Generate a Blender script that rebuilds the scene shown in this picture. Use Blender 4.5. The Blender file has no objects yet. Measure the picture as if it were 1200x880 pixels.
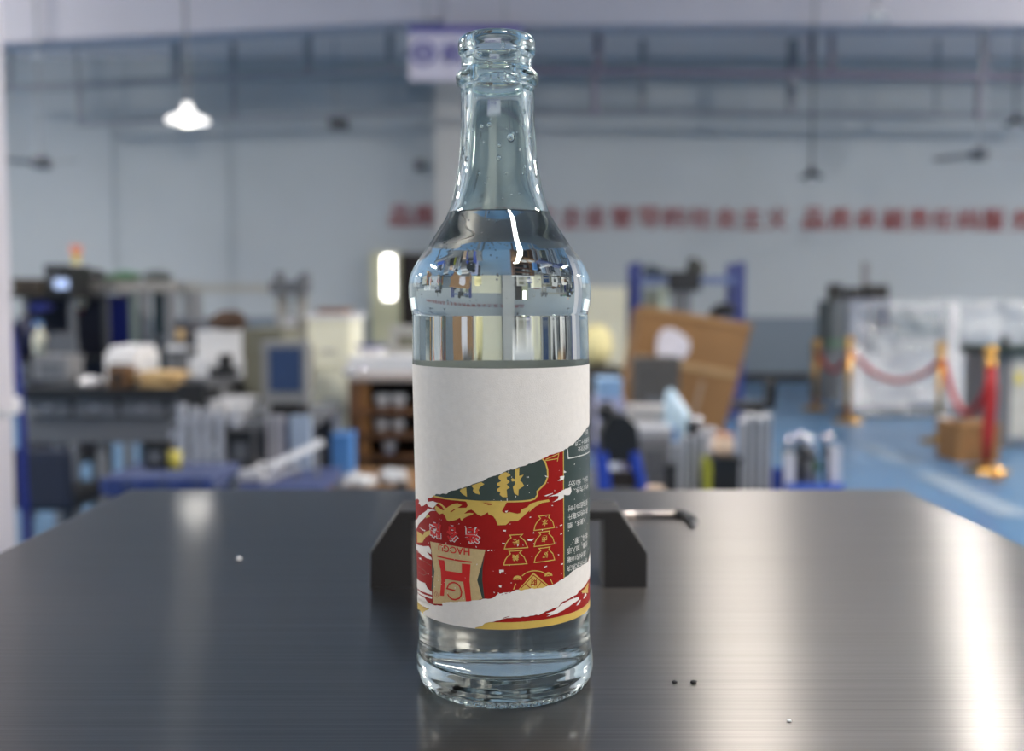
import bpy, bmesh, math, random
from mathutils import Vector, Matrix
from mathutils.geometry import tessellate_polygon

random.seed(7)
SC = bpy.context.scene
COL = SC.collection
PI = math.pi
TOP = 1.10                       # height of the steel tabletop above the floor
CAMZ = TOP + 0.1527
PITCH = math.atan(83 / 1200)

# ---------------------------------------------------------------- camera
cam = bpy.data.cameras.new('camera')
cam.sensor_width = 36.0
cam.lens = 36.0                  # 1200 px focal length over 1200 px
cam.clip_start = 0.02
cam.clip_end = 100
cam_o = bpy.data.objects.new('camera', cam)
COL.objects.link(cam_o)
cam_o.location = (0, 0, CAMZ)
cam_o.rotation_euler = (PI / 2 - PITCH, 0, 0)
cam.dof.use_dof = True
cam.dof.focus_distance = 0.383
cam.dof.aperture_fstop = 6.9
SC.camera = cam_o

# ---------------------------------------------------------------- world: cool daylight through the added side openings
world = bpy.data.worlds.new('world')
SC.world = world
world.use_nodes = True
bg = world.node_tree.nodes['Background']
bg.inputs['Color'].default_value = (0.95, 0.965, 1.0, 1)
bg.inputs['Strength'].default_value = 2.4

SC.view_settings.view_transform = 'Standard'
SC.view_settings.look = 'None'
SC.view_settings.gamma = 1.0
SC.view_settings.exposure = 0.0
SC.cycles.max_bounces = 20
SC.cycles.transmission_bounces = 18
SC.cycles.glossy_bounces = 8
SC.cycles.diffuse_bounces = 4
SC.cycles.sample_clamp_indirect = 6.0


def lamp_light(name, loc, size, power, col, parent, rot=(0, 0, 0), size_y=None):
    l = bpy.data.lights.new(name, 'AREA')
    l.shape = 'RECTANGLE' if size_y else 'DISK'
    l.size = size
    if size_y:
        l.size_y = size_y
    l.energy = power
    l.color = col
    o = bpy.data.objects.new(name, l)
    COL.objects.link(o)
    o.parent = parent
    o.location = loc
    o.rotation_euler = rot
    return o


# ---------------------------------------------------------------- materials
def srgb(r, g, b):
    return tuple(((c / 255) / 12.92 if c / 255 <= 0.04045 else ((c / 255 + 0.055) / 1.055) ** 2.4) for c in (r, g, b))


def mat(name, col, rough=0.5, metal=0.0, var=0.08, scale=6.0, bump=0.0, bscale=40.0, **kw):
    """principled material with a little procedural mottling; col in 0..255"""
    m = bpy.data.materials.new(name)
    m.use_nodes = True
    nt = m.node_tree
    b = nt.nodes['Principled BSDF']
    c = srgb(*col)
    tc = nt.nodes.new('ShaderNodeTexCoord')
    nz = nt.nodes.new('ShaderNodeTexNoise')
    nz.inputs['Scale'].default_value = scale
    nz.inputs['Detail'].default_value = 4
    nt.links.new(tc.outputs['Object'], nz.inputs['Vector'])
    rp = nt.nodes.new('ShaderNodeValToRGB')
    rp.color_ramp.elements[0].position = 0.3
    rp.color_ramp.elements[1].position = 0.7
    rp.color_ramp.elements[0].color = tuple(max(0, x * (1 - var)) for x in c) + (1,)
    rp.color_ramp.elements[1].color = tuple(min(1, x * (1 + var)) for x in c) + (1,)
    nt.links.new(nz.outputs['Fac'], rp.inputs['Fac'])
    nt.links.new(rp.outputs['Color'], b.inputs['Base Color'])
    b.inputs['Roughness'].default_value = rough
    b.inputs['Metallic'].default_value = metal
    for k, v in kw.items():
        b.inputs[k.replace('_', ' ')].default_value = v
    if bump:
        n2 = nt.nodes.new('ShaderNodeTexNoise')
        n2.inputs['Scale'].default_value = bscale
        n2.inputs['Detail'].default_value = 5
        nt.links.new(tc.outputs['Object'], n2.inputs['Vector'])
        bp = nt.nodes.new('ShaderNodeBump')
        bp.inputs['Strength'].default_value = bump
        bp.inputs['Distance'].default_value = 0.5 / bscale
        nt.links.new(n2.outputs['Fac'], bp.inputs['Height'])
        nt.links.new(bp.outputs['Normal'], b.inputs['Normal'])
    return m


def emis(name, col, strength, sampled=False):
    m = bpy.data.materials.new(name)
    m.cycles.emission_sampling = 'AUTO' if sampled else 'NONE'
    m.use_nodes = True
    b = m.node_tree.nodes['Principled BSDF']
    b.inputs['Base Color'].default_value = (0.8, 0.8, 0.8, 1)
    b.inputs['Emission Color'].default_value = tuple(srgb(*col)) + (1,)
    b.inputs['Emission Strength'].default_value = strength
    return m


def glass(name, ior, col=(1, 1, 1), rough=0.0):
    m = bpy.data.materials.new(name)
    m.use_nodes = True
    nt = m.node_tree
    nt.nodes.clear()
    out = nt.nodes.new('ShaderNodeOutputMaterial')
    g = nt.nodes.new('ShaderNodeBsdfGlass')
    g.inputs['IOR'].default_value = ior
    g.inputs['Roughness'].default_value = rough
    g.inputs['Color'].default_value = tuple(col) + (1,)
    nt.links.new(g.outputs[0], out.inputs['Surface'])
    return m


def brushed():
    m = bpy.data.materials.new('brushed_steel')
    m.use_nodes = True
    nt = m.node_tree
    b = nt.nodes['Principled BSDF']
    b.inputs['Metallic'].default_value = 1.0
    tc = nt.nodes.new('ShaderNodeTexCoord')
    mp = nt.nodes.new('ShaderNodeMapping')
    mp.inputs['Scale'].default_value = (5, 650, 1)
    nt.links.new(tc.outputs['Object'], mp.inputs['Vector'])
    nz = nt.nodes.new('ShaderNodeTexNoise')
    nz.inputs['Scale'].default_value = 1.0
    nz.inputs['Detail'].default_value = 2
    nt.links.new(mp.outputs[0], nz.inputs['Vector'])
    big = nt.nodes.new('ShaderNodeTexNoise')
    big.inputs['Scale'].default_value = 7.0
    big.inputs['Detail'].default_value = 3
    nt.links.new(tc.outputs['Object'], big.inputs['Vector'])
    rp = nt.nodes.new('ShaderNodeValToRGB')
    rp.color_ramp.elements[0].color = STEEL_LO + (1,)
    rp.color_ramp.elements[1].color = STEEL_HI + (1,)
    rp.color_ramp.elements[0].position = 0.3
    rp.color_ramp.elements[1].position = 0.7
    nt.links.new(nz.outputs['Fac'], rp.inputs['Fac'])
    nt.links.new(rp.outputs['Color'], b.inputs['Base Color'])
    mr = nt.nodes.new('ShaderNodeMapRange')
    mr.inputs['To Min'].default_value = STEEL_ROUGH
    mr.inputs['To Max'].default_value = STEEL_ROUGH
    nt.links.new(big.outputs['Fac'], mr.inputs['Value'])
    nt.links.new(mr.outputs[0], b.inputs['Roughness'])
    b.inputs['Anisotropic'].default_value = STEEL_ANISO
    b.inputs['Coat Weight'].default_value = STEEL_COAT
    b.inputs['Coat Roughness'].default_value = 0.09
    b.inputs['Anisotropic Rotation'].default_value = STEEL_ROT
    tg = nt.nodes.new('ShaderNodeTangent')
    tg.direction_type = 'UV_MAP'
    tg.uv_map = 'uv'
    nt.links.new(tg.outputs[0], b.inputs['Tangent'])
    bp = nt.nodes.new('ShaderNodeBump')
    bp.inputs['Strength'].default_value = 0.035
    bp.inputs['Distance'].default_value = 0.0002
    nt.links.new(nz.outputs['Fac'], bp.inputs['Height'])
    nt.links.new(bp.outputs['Normal'], b.inputs['Normal'])
    return m


STEEL_LO, STEEL_HI = (0.158, 0.147, 0.137), (0.212, 0.198, 0.186)
STEEL_ROUGH, STEEL_ANISO, STEEL_ROT, STEEL_COAT = 0.285, 0.92, 0.25, 0.25


# ---------------------------------------------------------------- mesh helpers (world coordinates, metres)
def new():
    return bmesh.new()


def bx(b, x0, x1, y0, y1, z0, z1, bev=0.0, M=None):
    r = bmesh.ops.create_cube(b, size=1.0)
    vs = r['verts']
    for v in vs:
        v.co = Vector(((x0 + x1) / 2 + v.co.x * abs(x1 - x0), (y0 + y1) / 2 + v.co.y * abs(y1 - y0), (z0 + z1) / 2 + v.co.z * abs(z1 - z0)))
    if bev:
        es = list({e for v in vs for e in v.link_edges})
        rb = bmesh.ops.bevel(b, geom=es, offset=bev, segments=2, affect='EDGES', profile=0.6)
        vs = list({v for f in rb['faces'] for v in f.verts} | {v for v in vs if v.is_valid})
    if M is not None:
        for v in vs:
            v.co = M @ v.co
    return b


def cyl(b, p0, p1, r0, r1=None, n=12, cap=True):
    p0, p1 = Vector(p0), Vector(p1)
    r1 = r0 if r1 is None else r1
    ax = (p1 - p0).normalized()
    u = ax.orthogonal().normalized()
    w = ax.cross(u)
    A = [b.verts.new(p0 + (u * math.cos(2 * PI * i / n) + w * math.sin(2 * PI * i / n)) * r0) for i in range(n)]
    B = [b.verts.new(p1 + (u * math.cos(2 * PI * i / n) + w * math.sin(2 * PI * i / n)) * r1) for i in range(n)]
    for i in range(n):
        b.faces.new((A[i], A[(i + 1) % n], B[(i + 1) % n], B[i]))
    if cap:
        b.faces.new(A[::-1])
        b.faces.new(B)
    return b


def tube(b, pts, r, n=8):
    pts = [Vector(p) for p in pts]
    rings = []
    up = None
    for i, p in enumerate(pts):
        t = (pts[min(i + 1, len(pts) - 1)] - pts[max(i - 1, 0)]).normalized()
        if up is None:
            up = t.orthogonal().normalized()
        up = (up - t * up.dot(t)).normalized()
        w = t.cross(up)
        rr = r[i] if isinstance(r, (list, tuple)) else r
        rings.append([b.verts.new(p + (up * math.cos(2 * PI * k / n) + w * math.sin(2 * PI * k / n)) * rr) for k in range(n)])
    for a, c in zip(rings, rings[1:]):
        for k in range(n):
            b.faces.new((a[k], a[(k + 1) % n], c[(k + 1) % n], c[k]))
    b.faces.new(rings[0][::-1])
    b.faces.new(rings[-1])
    return b


def lathe(b, prof, c=(0, 0, 0), n=24):
    rings = []
    for r, z in prof:
        if r < 1e-6:
            rings.append([b.verts.new((c[0], c[1], c[2] + z))])
        else:
            rings.append([b.verts.new((c[0] + r * math.cos(2 * PI * k / n), c[1] + r * math.sin(2 * PI * k / n), c[2] + z)) for k in range(n)])
    for a, d in zip(rings, rings[1:]):
        for k in range(n):
            q = [a[k % len(a)], a[(k + 1) % len(a)], d[(k + 1) % len(d)], d[k % len(d)]]
            q = [v for i, v in enumerate(q) if v not in q[:i]]
            if len(q) > 2:
                b.faces.new(q)
    return b


def ball(b, c, r, seg=12, sq=(1, 1, 1)):
    bmesh.ops.create_uvsphere(b, u_segments=seg, v_segments=max(6, seg // 2), radius=1.0,
                              matrix=Matrix.Translation(c) @ Matrix.Diagonal((r * sq[0], r * sq[1], r * sq[2], 1)))
    return b


def prism(b, poly, y0, y1):
    """poly of (x, z) extruded from y0 to y1"""
    A = [b.verts.new((x, y0, z)) for x, z in poly]
    B = [b.verts.new((x, y1, z)) for x, z in poly]
    n = len(poly)
    b.faces.new(A)
    b.faces.new(B[::-1])
    for i in range(n):
        b.faces.new((A[i], B[i], B[(i + 1) % n], A[(i + 1) % n]))
    return b


def blob(b, c, size, seed, lumps=0.25, n=3):
    """a crumpled rounded lump, for bags, sacks and wrapped bundles"""
    r = bmesh.ops.create_icosphere(b, subdivisions=n, radius=1.0)
    rnd = random.Random(seed)
    ds = [(Vector((rnd.uniform(-1, 1), rnd.uniform(-1, 1), rnd.uniform(-1, 1))), rnd.uniform(2, 6), rnd.uniform(0, 6)) for _ in range(7)]
    for v in r['verts']:
        k = 1 + lumps * sum(math.sin(v.co.dot(d) * f + p) for d, f, p in ds) / 4
        v.co = Vector((c[0] + v.co.x * k * size[0], c[1] + v.co.y * k * size[1], c[2] + max(v.co.z * k, -0.82) * size[2]))
    return b


def obj(name, b, m, parent=None, smooth=False, **props):
    me = bpy.data.meshes.new(name)
    bmesh.ops.recalc_face_normals(b, faces=b.faces)
    if parent is not None:
        off = parent_origin(parent)
        for v in b.verts:
            v.co -= off
    b.to_mesh(me)
    b.free()
    for mm in (m if isinstance(m, (list, tuple)) else [m]):
        me.materials.append(mm)
    if smooth:
        me.polygons.foreach_set('use_smooth', [True] * len(me.polygons))
    o = bpy.data.objects.new(name, me)
    COL.objects.link(o)
    if parent is not None:
        o.parent = parent
    for k, v in props.items():
        o[k] = v
    return o


def parent_origin(p):
    v = Vector((0, 0, 0))
    while p is not None:
        v += p.location
        p = p.parent
    return v


def thing(name, label, cat, loc=(0, 0, 0), group=None):
    o = bpy.data.objects.new(name, None)
    COL.objects.link(o)
    o.location = loc
    o.empty_display_size = 0.05
    o['label'] = label
    o['category'] = cat
    if group:
        o['group'] = group
    return o


def tag(o, label, cat, group=None):
    o['label'] = label
    o['category'] = cat
    if group:
        o['group'] = group
    return o


def struct(name, b, m, parent=None):
    o = obj(name, b, m, parent)
    if parent is None:
        o['kind'] = 'structure'
    return o


# sight lines of the photograph, to read off where things stand in the hall: d metres from the camera along the floor
def X(px, d, py=430):
    v = (440 - py) / 1200
    return (px - 600) / 1200 * d / (math.cos(PITCH) + v * math.sin(PITCH))


def Z(py, d):
    v = (440 - py) / 1200
    return CAMZ + d * (-math.sin(PITCH) + v * math.cos(PITCH)) / (math.cos(PITCH) + v * math.sin(PITCH))


def span(px0, px1, py0, py1, d):
    m = (py0 + py1) / 2
    return X(px0, d, m), X(px1, d, m), Z(py1, d), Z(py0, d)

# ================================================================ the hall
M = {}
M['wall'] = mat('wall_paint', (168, 175, 180), 0.8, var=0.04, scale=0.6)
M['dado'] = mat('dado_paint', (104, 116, 128), 0.6, var=0.05, scale=0.8)
M['ceil'] = mat('ceiling_paint', (234, 228, 228), 0.9, var=0.05, scale=0.4)
M['beam'] = mat('beam_paint', (176, 176, 186), 0.8, var=0.04, scale=0.7)
M['floor'] = mat('blue_epoxy_floor', (72, 110, 146), 0.3, var=0.06, scale=1.2)
M['lane'] = mat('grey_lane_paint', (118, 134, 150), 0.6, var=0.08)
M['cream'] = mat('cream_paint', (236, 232, 208), 0.6, var=0.03)
M['dark'] = mat('black_plastic', (24, 25, 27), 0.45, var=0.2)
M['darkbrown'] = mat('dark_brown', (38, 30, 26), 0.7, var=0.2)
M['grey'] = mat('grey_paint', (128, 128, 130), 0.5)
M['midgrey'] = mat('mid_grey_paint', (96, 98, 102), 0.5)
M['olive'] = mat('olive_grey', (110, 108, 92), 0.6)
M['white'] = mat('white_enamel', (232, 230, 230), 0.4, var=0.03)
M['alu'] = mat('aluminium', (196, 196, 200), 0.4, 0.4, var=0.06)
M['chrome'] = mat('chrome', (230, 230, 235), 0.12, 1.0, var=0.02)
M['navy'] = mat('navy_paint', (22, 38, 120), 0.5)
M['blue'] = mat('blue_steel_paint', (40, 72, 176), 0.45)
M['slate'] = mat('slate_blue_cloth', (66, 76, 112), 0.8, var=0.15)
M['skyblue'] = mat('sky_blue_plastic', (84, 140, 206), 0.4)
M['paleblue'] = mat('pale_blue_plastic', (186, 214, 232), 0.25)
M['palegreen'] = mat('pale_green_panel', (196, 208, 190), 0.4)
M['teal'] = mat('dark_teal_glass', (38, 58, 64), 0.15)
M['green'] = mat('green_paint', (70, 110, 76), 0.6)
M['card'] = mat('cardboard', (134, 98, 60), 0.85, var=0.1, scale=3)
M['tan'] = mat('tan_paper', (200, 168, 118), 0.85, var=0.1)
M['wood'] = mat('brown_wood', (96, 62, 34), 0.6, var=0.25, scale=9)
M['gold'] = mat('polished_brass', (196, 152, 80), 0.28, 1.0, var=0.04)
M['red'] = mat('red_velvet', (150, 22, 26), 0.75, var=0.12)
M['signred'] = mat('sign_red', (142, 16, 22), 0.6, var=0.08)
M['orange'] = mat('orange_plastic', (204, 96, 60), 0.5)
M['yellow'] = mat('yellow_plastic', (206, 190, 84), 0.5)
M['peach'] = mat('peach_plastic', (226, 196, 168), 0.5)
M['purple'] = mat('purple_vinyl', (84, 78, 150), 0.6)
M['signwhite'] = mat('sign_white', (206, 200, 212), 0.6, var=0.03)
M['pipe'] = mat('pipe_paint', (118, 112, 128), 0.6, var=0.1)
M['pipe2'] = mat('galvanised_pipe', (128, 134, 142), 0.5, var=0.1)
M['conduit'] = mat('conduit_paint', (150, 158, 162), .7)
M['rackblue'] = mat('rack_navy', (42, 54, 116), .5)
M['black'] = mat('matt_black_nylon', (30, 28, 28), 0.55, var=0.12, bump=0.15, bscale=900)
M['screen'] = mat('dark_blue_screen', (44, 66, 104), 0.15, var=0.05)
M['lampwhite'] = mat('lamp_shade_white', (235, 235, 235), 0.5, var=0.02)

WALLD = 16.7
OPEN_L, OPEN_R = (7.5, 16.0), (8.5, 16.0)
b = bx(new(), -15, 15, -3.5, WALLD + 0.3, -0.2, 0)
struct('floor', b, M['floor'])
b = bx(new(), -15, 15, WALLD, WALLD + 0.25, 0, 5.2)
struct('wall_back', b, M['wall'])
b = bx(new(), -15, 15, WALLD - 0.012, WALLD, 0.0, 1.05)
struct('trim_1', b, M['dado'])
b = bx(new(), -15, 15, WALLD - 0.03, WALLD - 0.012, 0.0, 0.14)
struct('baseboard_back', b, M['dark'])
b = bx(new(), -15, 15, -3.5, WALLD + 0.25, 5.2, 5.4)
struct('ceiling', b, M['ceil'])
struct('wall_front', bx(new(), -15, 15, -3.7, -3.5, 0, 5.2), M['wall'])
# unseen side walls; their openings are added to let daylight onto the back wall
for name, x, y0, y1 in (('wall_left', -13.2, OPEN_L[0], OPEN_L[1]), ('wall_right', 13.2, OPEN_R[0], OPEN_R[1])):
    b = new()
    bx(b, x - .1, x + .1, -3.5, WALLD, 0, 2.4)
    bx(b, x - .1, x + .1, -3.5, WALLD, 4.6, 5.2)
    bx(b, x - .1, x + .1, -3.5, y0, 2.4, 4.6)
    bx(b, x - .1, x + .1, y1, WALLD, 2.4, 4.6)
    for k in range(1, 4):
        yy = y0 + (y1 - y0) * k / 4
        bx(b, x - .1, x + .1, yy - .1, yy + .1, 2.4, 4.6)
    struct(name, b, M['wall'])
    pl_ = bpy.data.lights.new('opening_portal', 'AREA')
    pl_.shape = 'RECTANGLE'
    pl_.size, pl_.size_y = 2.2, y1 - y0
    pl_.cycles.is_portal = True
    po = bpy.data.objects.new('opening_portal', pl_)
    COL.objects.link(po)
    po.location = (x, (y0 + y1) / 2, 3.5)
    po.rotation_euler = (0, PI / 2 if x > 0 else -PI / 2, 0)
# crossbeams under the ceiling, each a lit face over the bays
b = bx(new(), X(520, 13.1), 15, 13.1, 13.5, Z(29, 13.1), 5.2)
struct('trim_2', b, M['beam'])
b = prism(new(), [(X(-90, 13.1, 50), Z(55, 13.1)), (X(520, 13.1, 25), Z(23, 13.1)), (X(520, 13.1, 25), 5.2), (X(-90, 13.1, 50), 5.2)], 13.1, 13.5)
struct('trim_3', b, M['beam'])
# concrete wall column in the middle
b = bx(new(), X(511, 16.2), X(572, 16.2), 16.2, 16.7, 0, Z(88, 16.2))
struct('trim_4', b, mat('column_paint', (186, 186, 184), 0.8, var=0.03))
# floor lanes
b = new()
for (px0, py0, px1, py1, w) in ((1010, 522, 1075, 545, .10), (1088, 556, 1200, 608, .11)):
    d0 = CAMZ * 1200 / (py0 - 357)
    d1 = CAMZ * 1200 / (py1 - 357)
    a, c = Vector((X(px0, d0), d0, 0.001)), Vector((X(px1, d1), d1, 0.001))
    s = (c - a).cross(Vector((0, 0, 1))).normalized() * w
    vs = [b.verts.new(q + Vector((0, 0, h))) for h in (0.0, 0.003) for q in (a - s, a + s, c + s, c - s)]
    for f in ((3, 2, 1, 0), (4, 5, 6, 7), (0, 1, 5, 4), (1, 2, 6, 5), (2, 3, 7, 6), (3, 0, 4, 7)):
        b.faces.new([vs[i] for i in f])
struct('trim_5', b, M['lane'])

# cream roller door behind the bottle and the dark doorway beside the column
x0, x1, z0, z1 = span(578, 742, 336, 452, 16.5)
door1 = struct('door_1', bx(new(), x0, x1, 16.56, 16.68, 0, z1), M['cream'])
for k in range(8):
    zz = 0.12 + k * (z1 - 0.2) / 8
    obj('slat', bx(new(), x0 + .03, x1 - .03, 16.545, 16.56, zz, zz + (z1 - .2) / 8 - .02), M['cream'], door1)
x0, x1, z0, z1 = span(436, 506, 297, 452, 16.5)
door2 = struct('door_2', bx(new(), x0, x1, 16.60, 16.68, 0, z1), M['darkbrown'])
obj('door_leaf', bx(new(), X(434, 16.3), X(468, 16.3), 16.45, 16.59, 0.02, z1 + .02), mat('door_leaf_paint', (176, 176, 148), .6), door2)
wl = thing('wall_lamp', 'bright upright white lamp on the pale leaf of the dark doorway', 'lamp', (X(455, 16.4), 16.4, 1.3))
x0, x1, z0, z1 = span(449, 462, 300, 350, 16.4)
obj('lamp_housing', bx(new(), x0 - .02, x1 + .02, 16.41, 16.45, z0 - .03, z1 + .03), M['white'], wl)
obj('lamp_tube', bx(new(), x0, x1, 16.37, 16.41, z0, z1, .02), emis('lamp_tube_glow', (255, 252, 240), 7.0), wl)

# wall conduits
for i, (px, y0) in enumerate(((139, 120), (273, 130))):
    o = obj('conduit', cyl(new(), (X(px, 16.65), 16.65, .2), (X(px, 16.65), 16.65, Z(y0, 16.65)), .011), M['conduit'])
    tag(o, ['thin grey conduit running down the left end of the back wall', 'thin grey conduit on the back wall right of the lit pendant lamp'][i], 'pipe', 'wall conduits')

# red slogan of single characters fixed on the back wall
slog = thing('wall_slogan', 'row of red Chinese characters across the pale back wall', 'lettering', (0, WALLD - .03, 2.6))


def glyph_mesh(body, offset=0.0, font=None):
    c = bpy.data.curves.new('glyph', 'FONT')
    c.body = body
    c.align_x = 'CENTER'
    c.offset = offset
    c.resolution_u = 3
    o = bpy.data.objects.new('glyph', c)
    COL.objects.link(o)
    dg = bpy.context.evaluated_depsgraph_get()
    me = bpy.data.meshes.new_from_object(o.evaluated_get(dg))
    bpy.data.objects.remove(o)
    bpy.data.curves.remove(c)
    xs = [v.co.x for v in me.vertices]
    ys = [v.co.y for v in me.vertices]
    cx, cy = (min(xs) + max(xs)) / 2, (min(ys) + max(ys)) / 2
    out = [(v.co.x - cx, v.co.y - cy) for v in me.vertices]
    faces = [tuple(p.vertices) for p in me.polygons]
    w, h = max(xs) - min(xs), max(ys) - min(ys)
    bpy.data.meshes.remove(me)
    return out, faces, w, h


def letter(ch, px, py, hpx, d, m, parent, thick=0.03, name='letter', bold=0.015, wpx=None):
    vs, fs, w, h = glyph_mesh(ch, bold)
    H = hpx / 1200 * d
    k = H / h
    kx = k if wpx is None else wpx / 1200 * d / w
    b = new()
    cx, cz = X(px, d, py), Z(py, d)
    V = [b.verts.new((cx + x * kx, d, cz + y * k)) for x, y in vs]
    for f in fs:
        try:
            b.faces.new([V[i] for i in f])
        except ValueError:
            pass
    r = bmesh.ops.extrude_face_region(b, geom=list(b.faces))
    for v in r['geom']:
        if isinstance(v, bmesh.types.BMVert):
            v.co.y += thick
    return obj(name, b, m, parent)


row = [(469, '品'), (497, '质'), (541, '是'), (575, '企'), (608, '业'), (640, '之'), (670, '企'), (698, '业'), (729, '管'), (761, '导'), (791, '的'), (821, '社'), (851, '会'), (881, '主'), (911, '义'),
       (954, '品'), (985, '质'), (1015, '卓'), (1047, '越'), (1077, '责'), (1105, '任'), (1136, '尚'), (1165, '服'), (1198, '务')]
for px, ch in row:
    letter(ch, px, 252.5 + (px - 470) * .0075, 25, WALLD - .04, M['signred'], slog, wpx=24, bold=0.0)

# white hanging sign with a purple bar and a round emblem on the column
sg = thing('hanging_sign', 'white sign board with purple top bar and round purple emblem', 'sign', (X(545, 12.9), 12.9, Z(60, 12.9)))
x0, x1, z0, z1 = span(479, 612, 30, 94, 12.9)
obj('board', bx(new(), x0, x1, 12.9, 12.96, z0, z1), M['signwhite'], sg)
obj('top_bar', bx(new(), x0, x1, 12.89, 12.9, z1 - .09, z1), M['purple'], sg)
cx, cz = X(496, 12.88, 62), Z(62, 12.88)
b = new()
R1, R2 = .15, .11
for k in range(24):
    a0, a1 = 2 * PI * k / 24, 2 * PI * (k + 1) / 24
    q = [(R1 * math.cos(a0), R1 * math.sin(a0)), (R1 * math.cos(a1), R1 * math.sin(a1)), (R2 * math.cos(a1), R2 * math.sin(a1)), (R2 * math.cos(a0), R2 * math.sin(a0))]
    prism(b, [(cx + x, cz + z) for x, z in q], 12.885, 12.9)
prism(b, [(cx - .08, cz - .04), (cx - .016, cz + .07), (cx + .016, cz + .016), (cx + .08, cz + .056), (cx + .024, cz - .07), (cx - .008, cz - .016)], 12.885, 12.9)
obj('emblem', b, M['purple'], sg)
letter('机', 530, 62, 24, 12.885, M['purple'], sg, .012)
letter('械', 560, 62, 24, 12.885, M['purple'], sg, .015)
for s in (0.15, 0.85):
    xx = x0 + (x1 - x0) * s
    obj('hanger', cyl(new(), (xx, 12.93, z1), (xx, 12.93, 5.2), .012), M['pipe2'], sg)

# ---------------------------------------------------------------- pipes under the ceiling
def pipe(p0, p1, d0, d1, r, m, label, hangers=(), drops=()):
    a = Vector((X(p0[0], d0, p0[1]), d0, Z(p0[1], d0)))
    c = Vector((X(p1[0], d1, p1[1]), d1, Z(p1[1], d1)))
    t = thing('ceiling_pipe', label, 'pipe', tuple((a + c) / 2), 'pipes under the ceiling')
    obj('pipe_run', cyl(new(), a, c, r, n=10), m, t)
    for f, hr in hangers:
        q = a.lerp(c, f)
        obj('hanger', cyl(new(), q, (q.x, q.y, 5.2), hr, n=8), m, t)
    for f, ln, hr in drops:
        q = a.lerp(c, f)
        obj('branch', cyl(new(), q, (q.x, q.y, q.z - ln), hr, n=8), m, t)
    return t


pipe((-30, 106), (500, 80), 15.2, 15.0, .055, M['pipe2'], 'grey pipe sloping across the upper left, above the lit lamp', [(.08, .05), (.45, .06), (.74, .06), (.92, .05)], [(.235, .55, .05)])
pipe((92, 146), (500, 131), 15.9, 15.7, .045, M['pipe2'], 'lower grey pipe on the left, just above the back wall opening', [(.0, .03), (.45, .045)])
pipe((590, 82), (1240, 91), 14.6, 14.6, .055, M['pipe'], 'purple grey pipe across the upper right, the higher of two', [(.17, .055), (.555, .045), (.59, .04), (.865, .06)], [(.165, .62, .045), (.86, .6, .055)])
pipe((590, 131), (1240, 135), 15.6, 15.6, .05, M['pipe2'], 'thin grey pipe across the upper right, the lower of two', [(.25, .05), (.52, .09), (.78, .03)])

# ---------------------------------------------------------------- lamps
def pendant(px, py, d, rad, lit, label, power=0, col=(1, .95, .88), z=None, x=None, cord=True, dark=False, group='pendant lamps'):
    cx = X(px, d, py) if x is None else x
    cz = Z(py, d) if z is None else z
    t = thing('pendant_lamp', label, 'lamp', (cx, d, cz), group)
    m = M['dark'] if dark else (emis('opal_shade_glow', (255, 250, 244), 1.6) if lit > 4.5 else M['lampwhite'])
    b = lathe(new(), [(rad, 0), (rad * .96, .03 * rad / .2), (rad * .6, .3 * rad), (rad * .3, .48 * rad), (rad * .28, .62 * rad), (0, .64 * rad), (0, .58 * rad), (rad * .24, .46 * rad), (rad * .55, .26 * rad), (rad * .9, .03 * rad / .2), (rad * .94, 0), (rad, 0)], (cx, d, cz), 24)
    obj('lamp_shade', b, m, t, True)
    b = lathe(new(), [(0, .9 * rad), (rad * .2, .88 * rad), (rad * .24, .62 * rad), (0, .6 * rad)], (cx, d, cz), 16)
    obj('lamp_holder', b, m, t, True)
    if cord:
        obj('cord', cyl(new(), (cx, d, cz + .88 * rad), (cx, d, 5.2), .012, n=6), M['dark'], t)
    b = lathe(new(), [(0, -.04), (rad * .3, -.03), (rad * .42, .02), (rad * .3, .12 * rad), (0, .25 * rad)], (cx, d, cz), 16)
    obj('bulb', b, emis('bulb_glow', (255, 248, 232), lit) if lit else M['lampwhite'], t, True)
    if power:
        lamp_light('lamp_light', (0, 0, -.06), rad * 1.7, power, col, t)
    return t


pendant(220, 143, 10.0, .20, 5, 'lit white dish pendant lamp hanging at the upper left', 6)
pendant(951, 208, 13.0, .15, 0, 'small dark unlit pendant lamp hanging on the right side of the hall', dark=True)
pendant(1190, 146, 13.5, .14, 0, 'dark unlit pendant lamp at the right edge below the pipes', dark=True)
pendant(1027, 22, 12.6, .16, 0, 'blue grey pendant lamp tucked under the ceiling beam at the top right')
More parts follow.
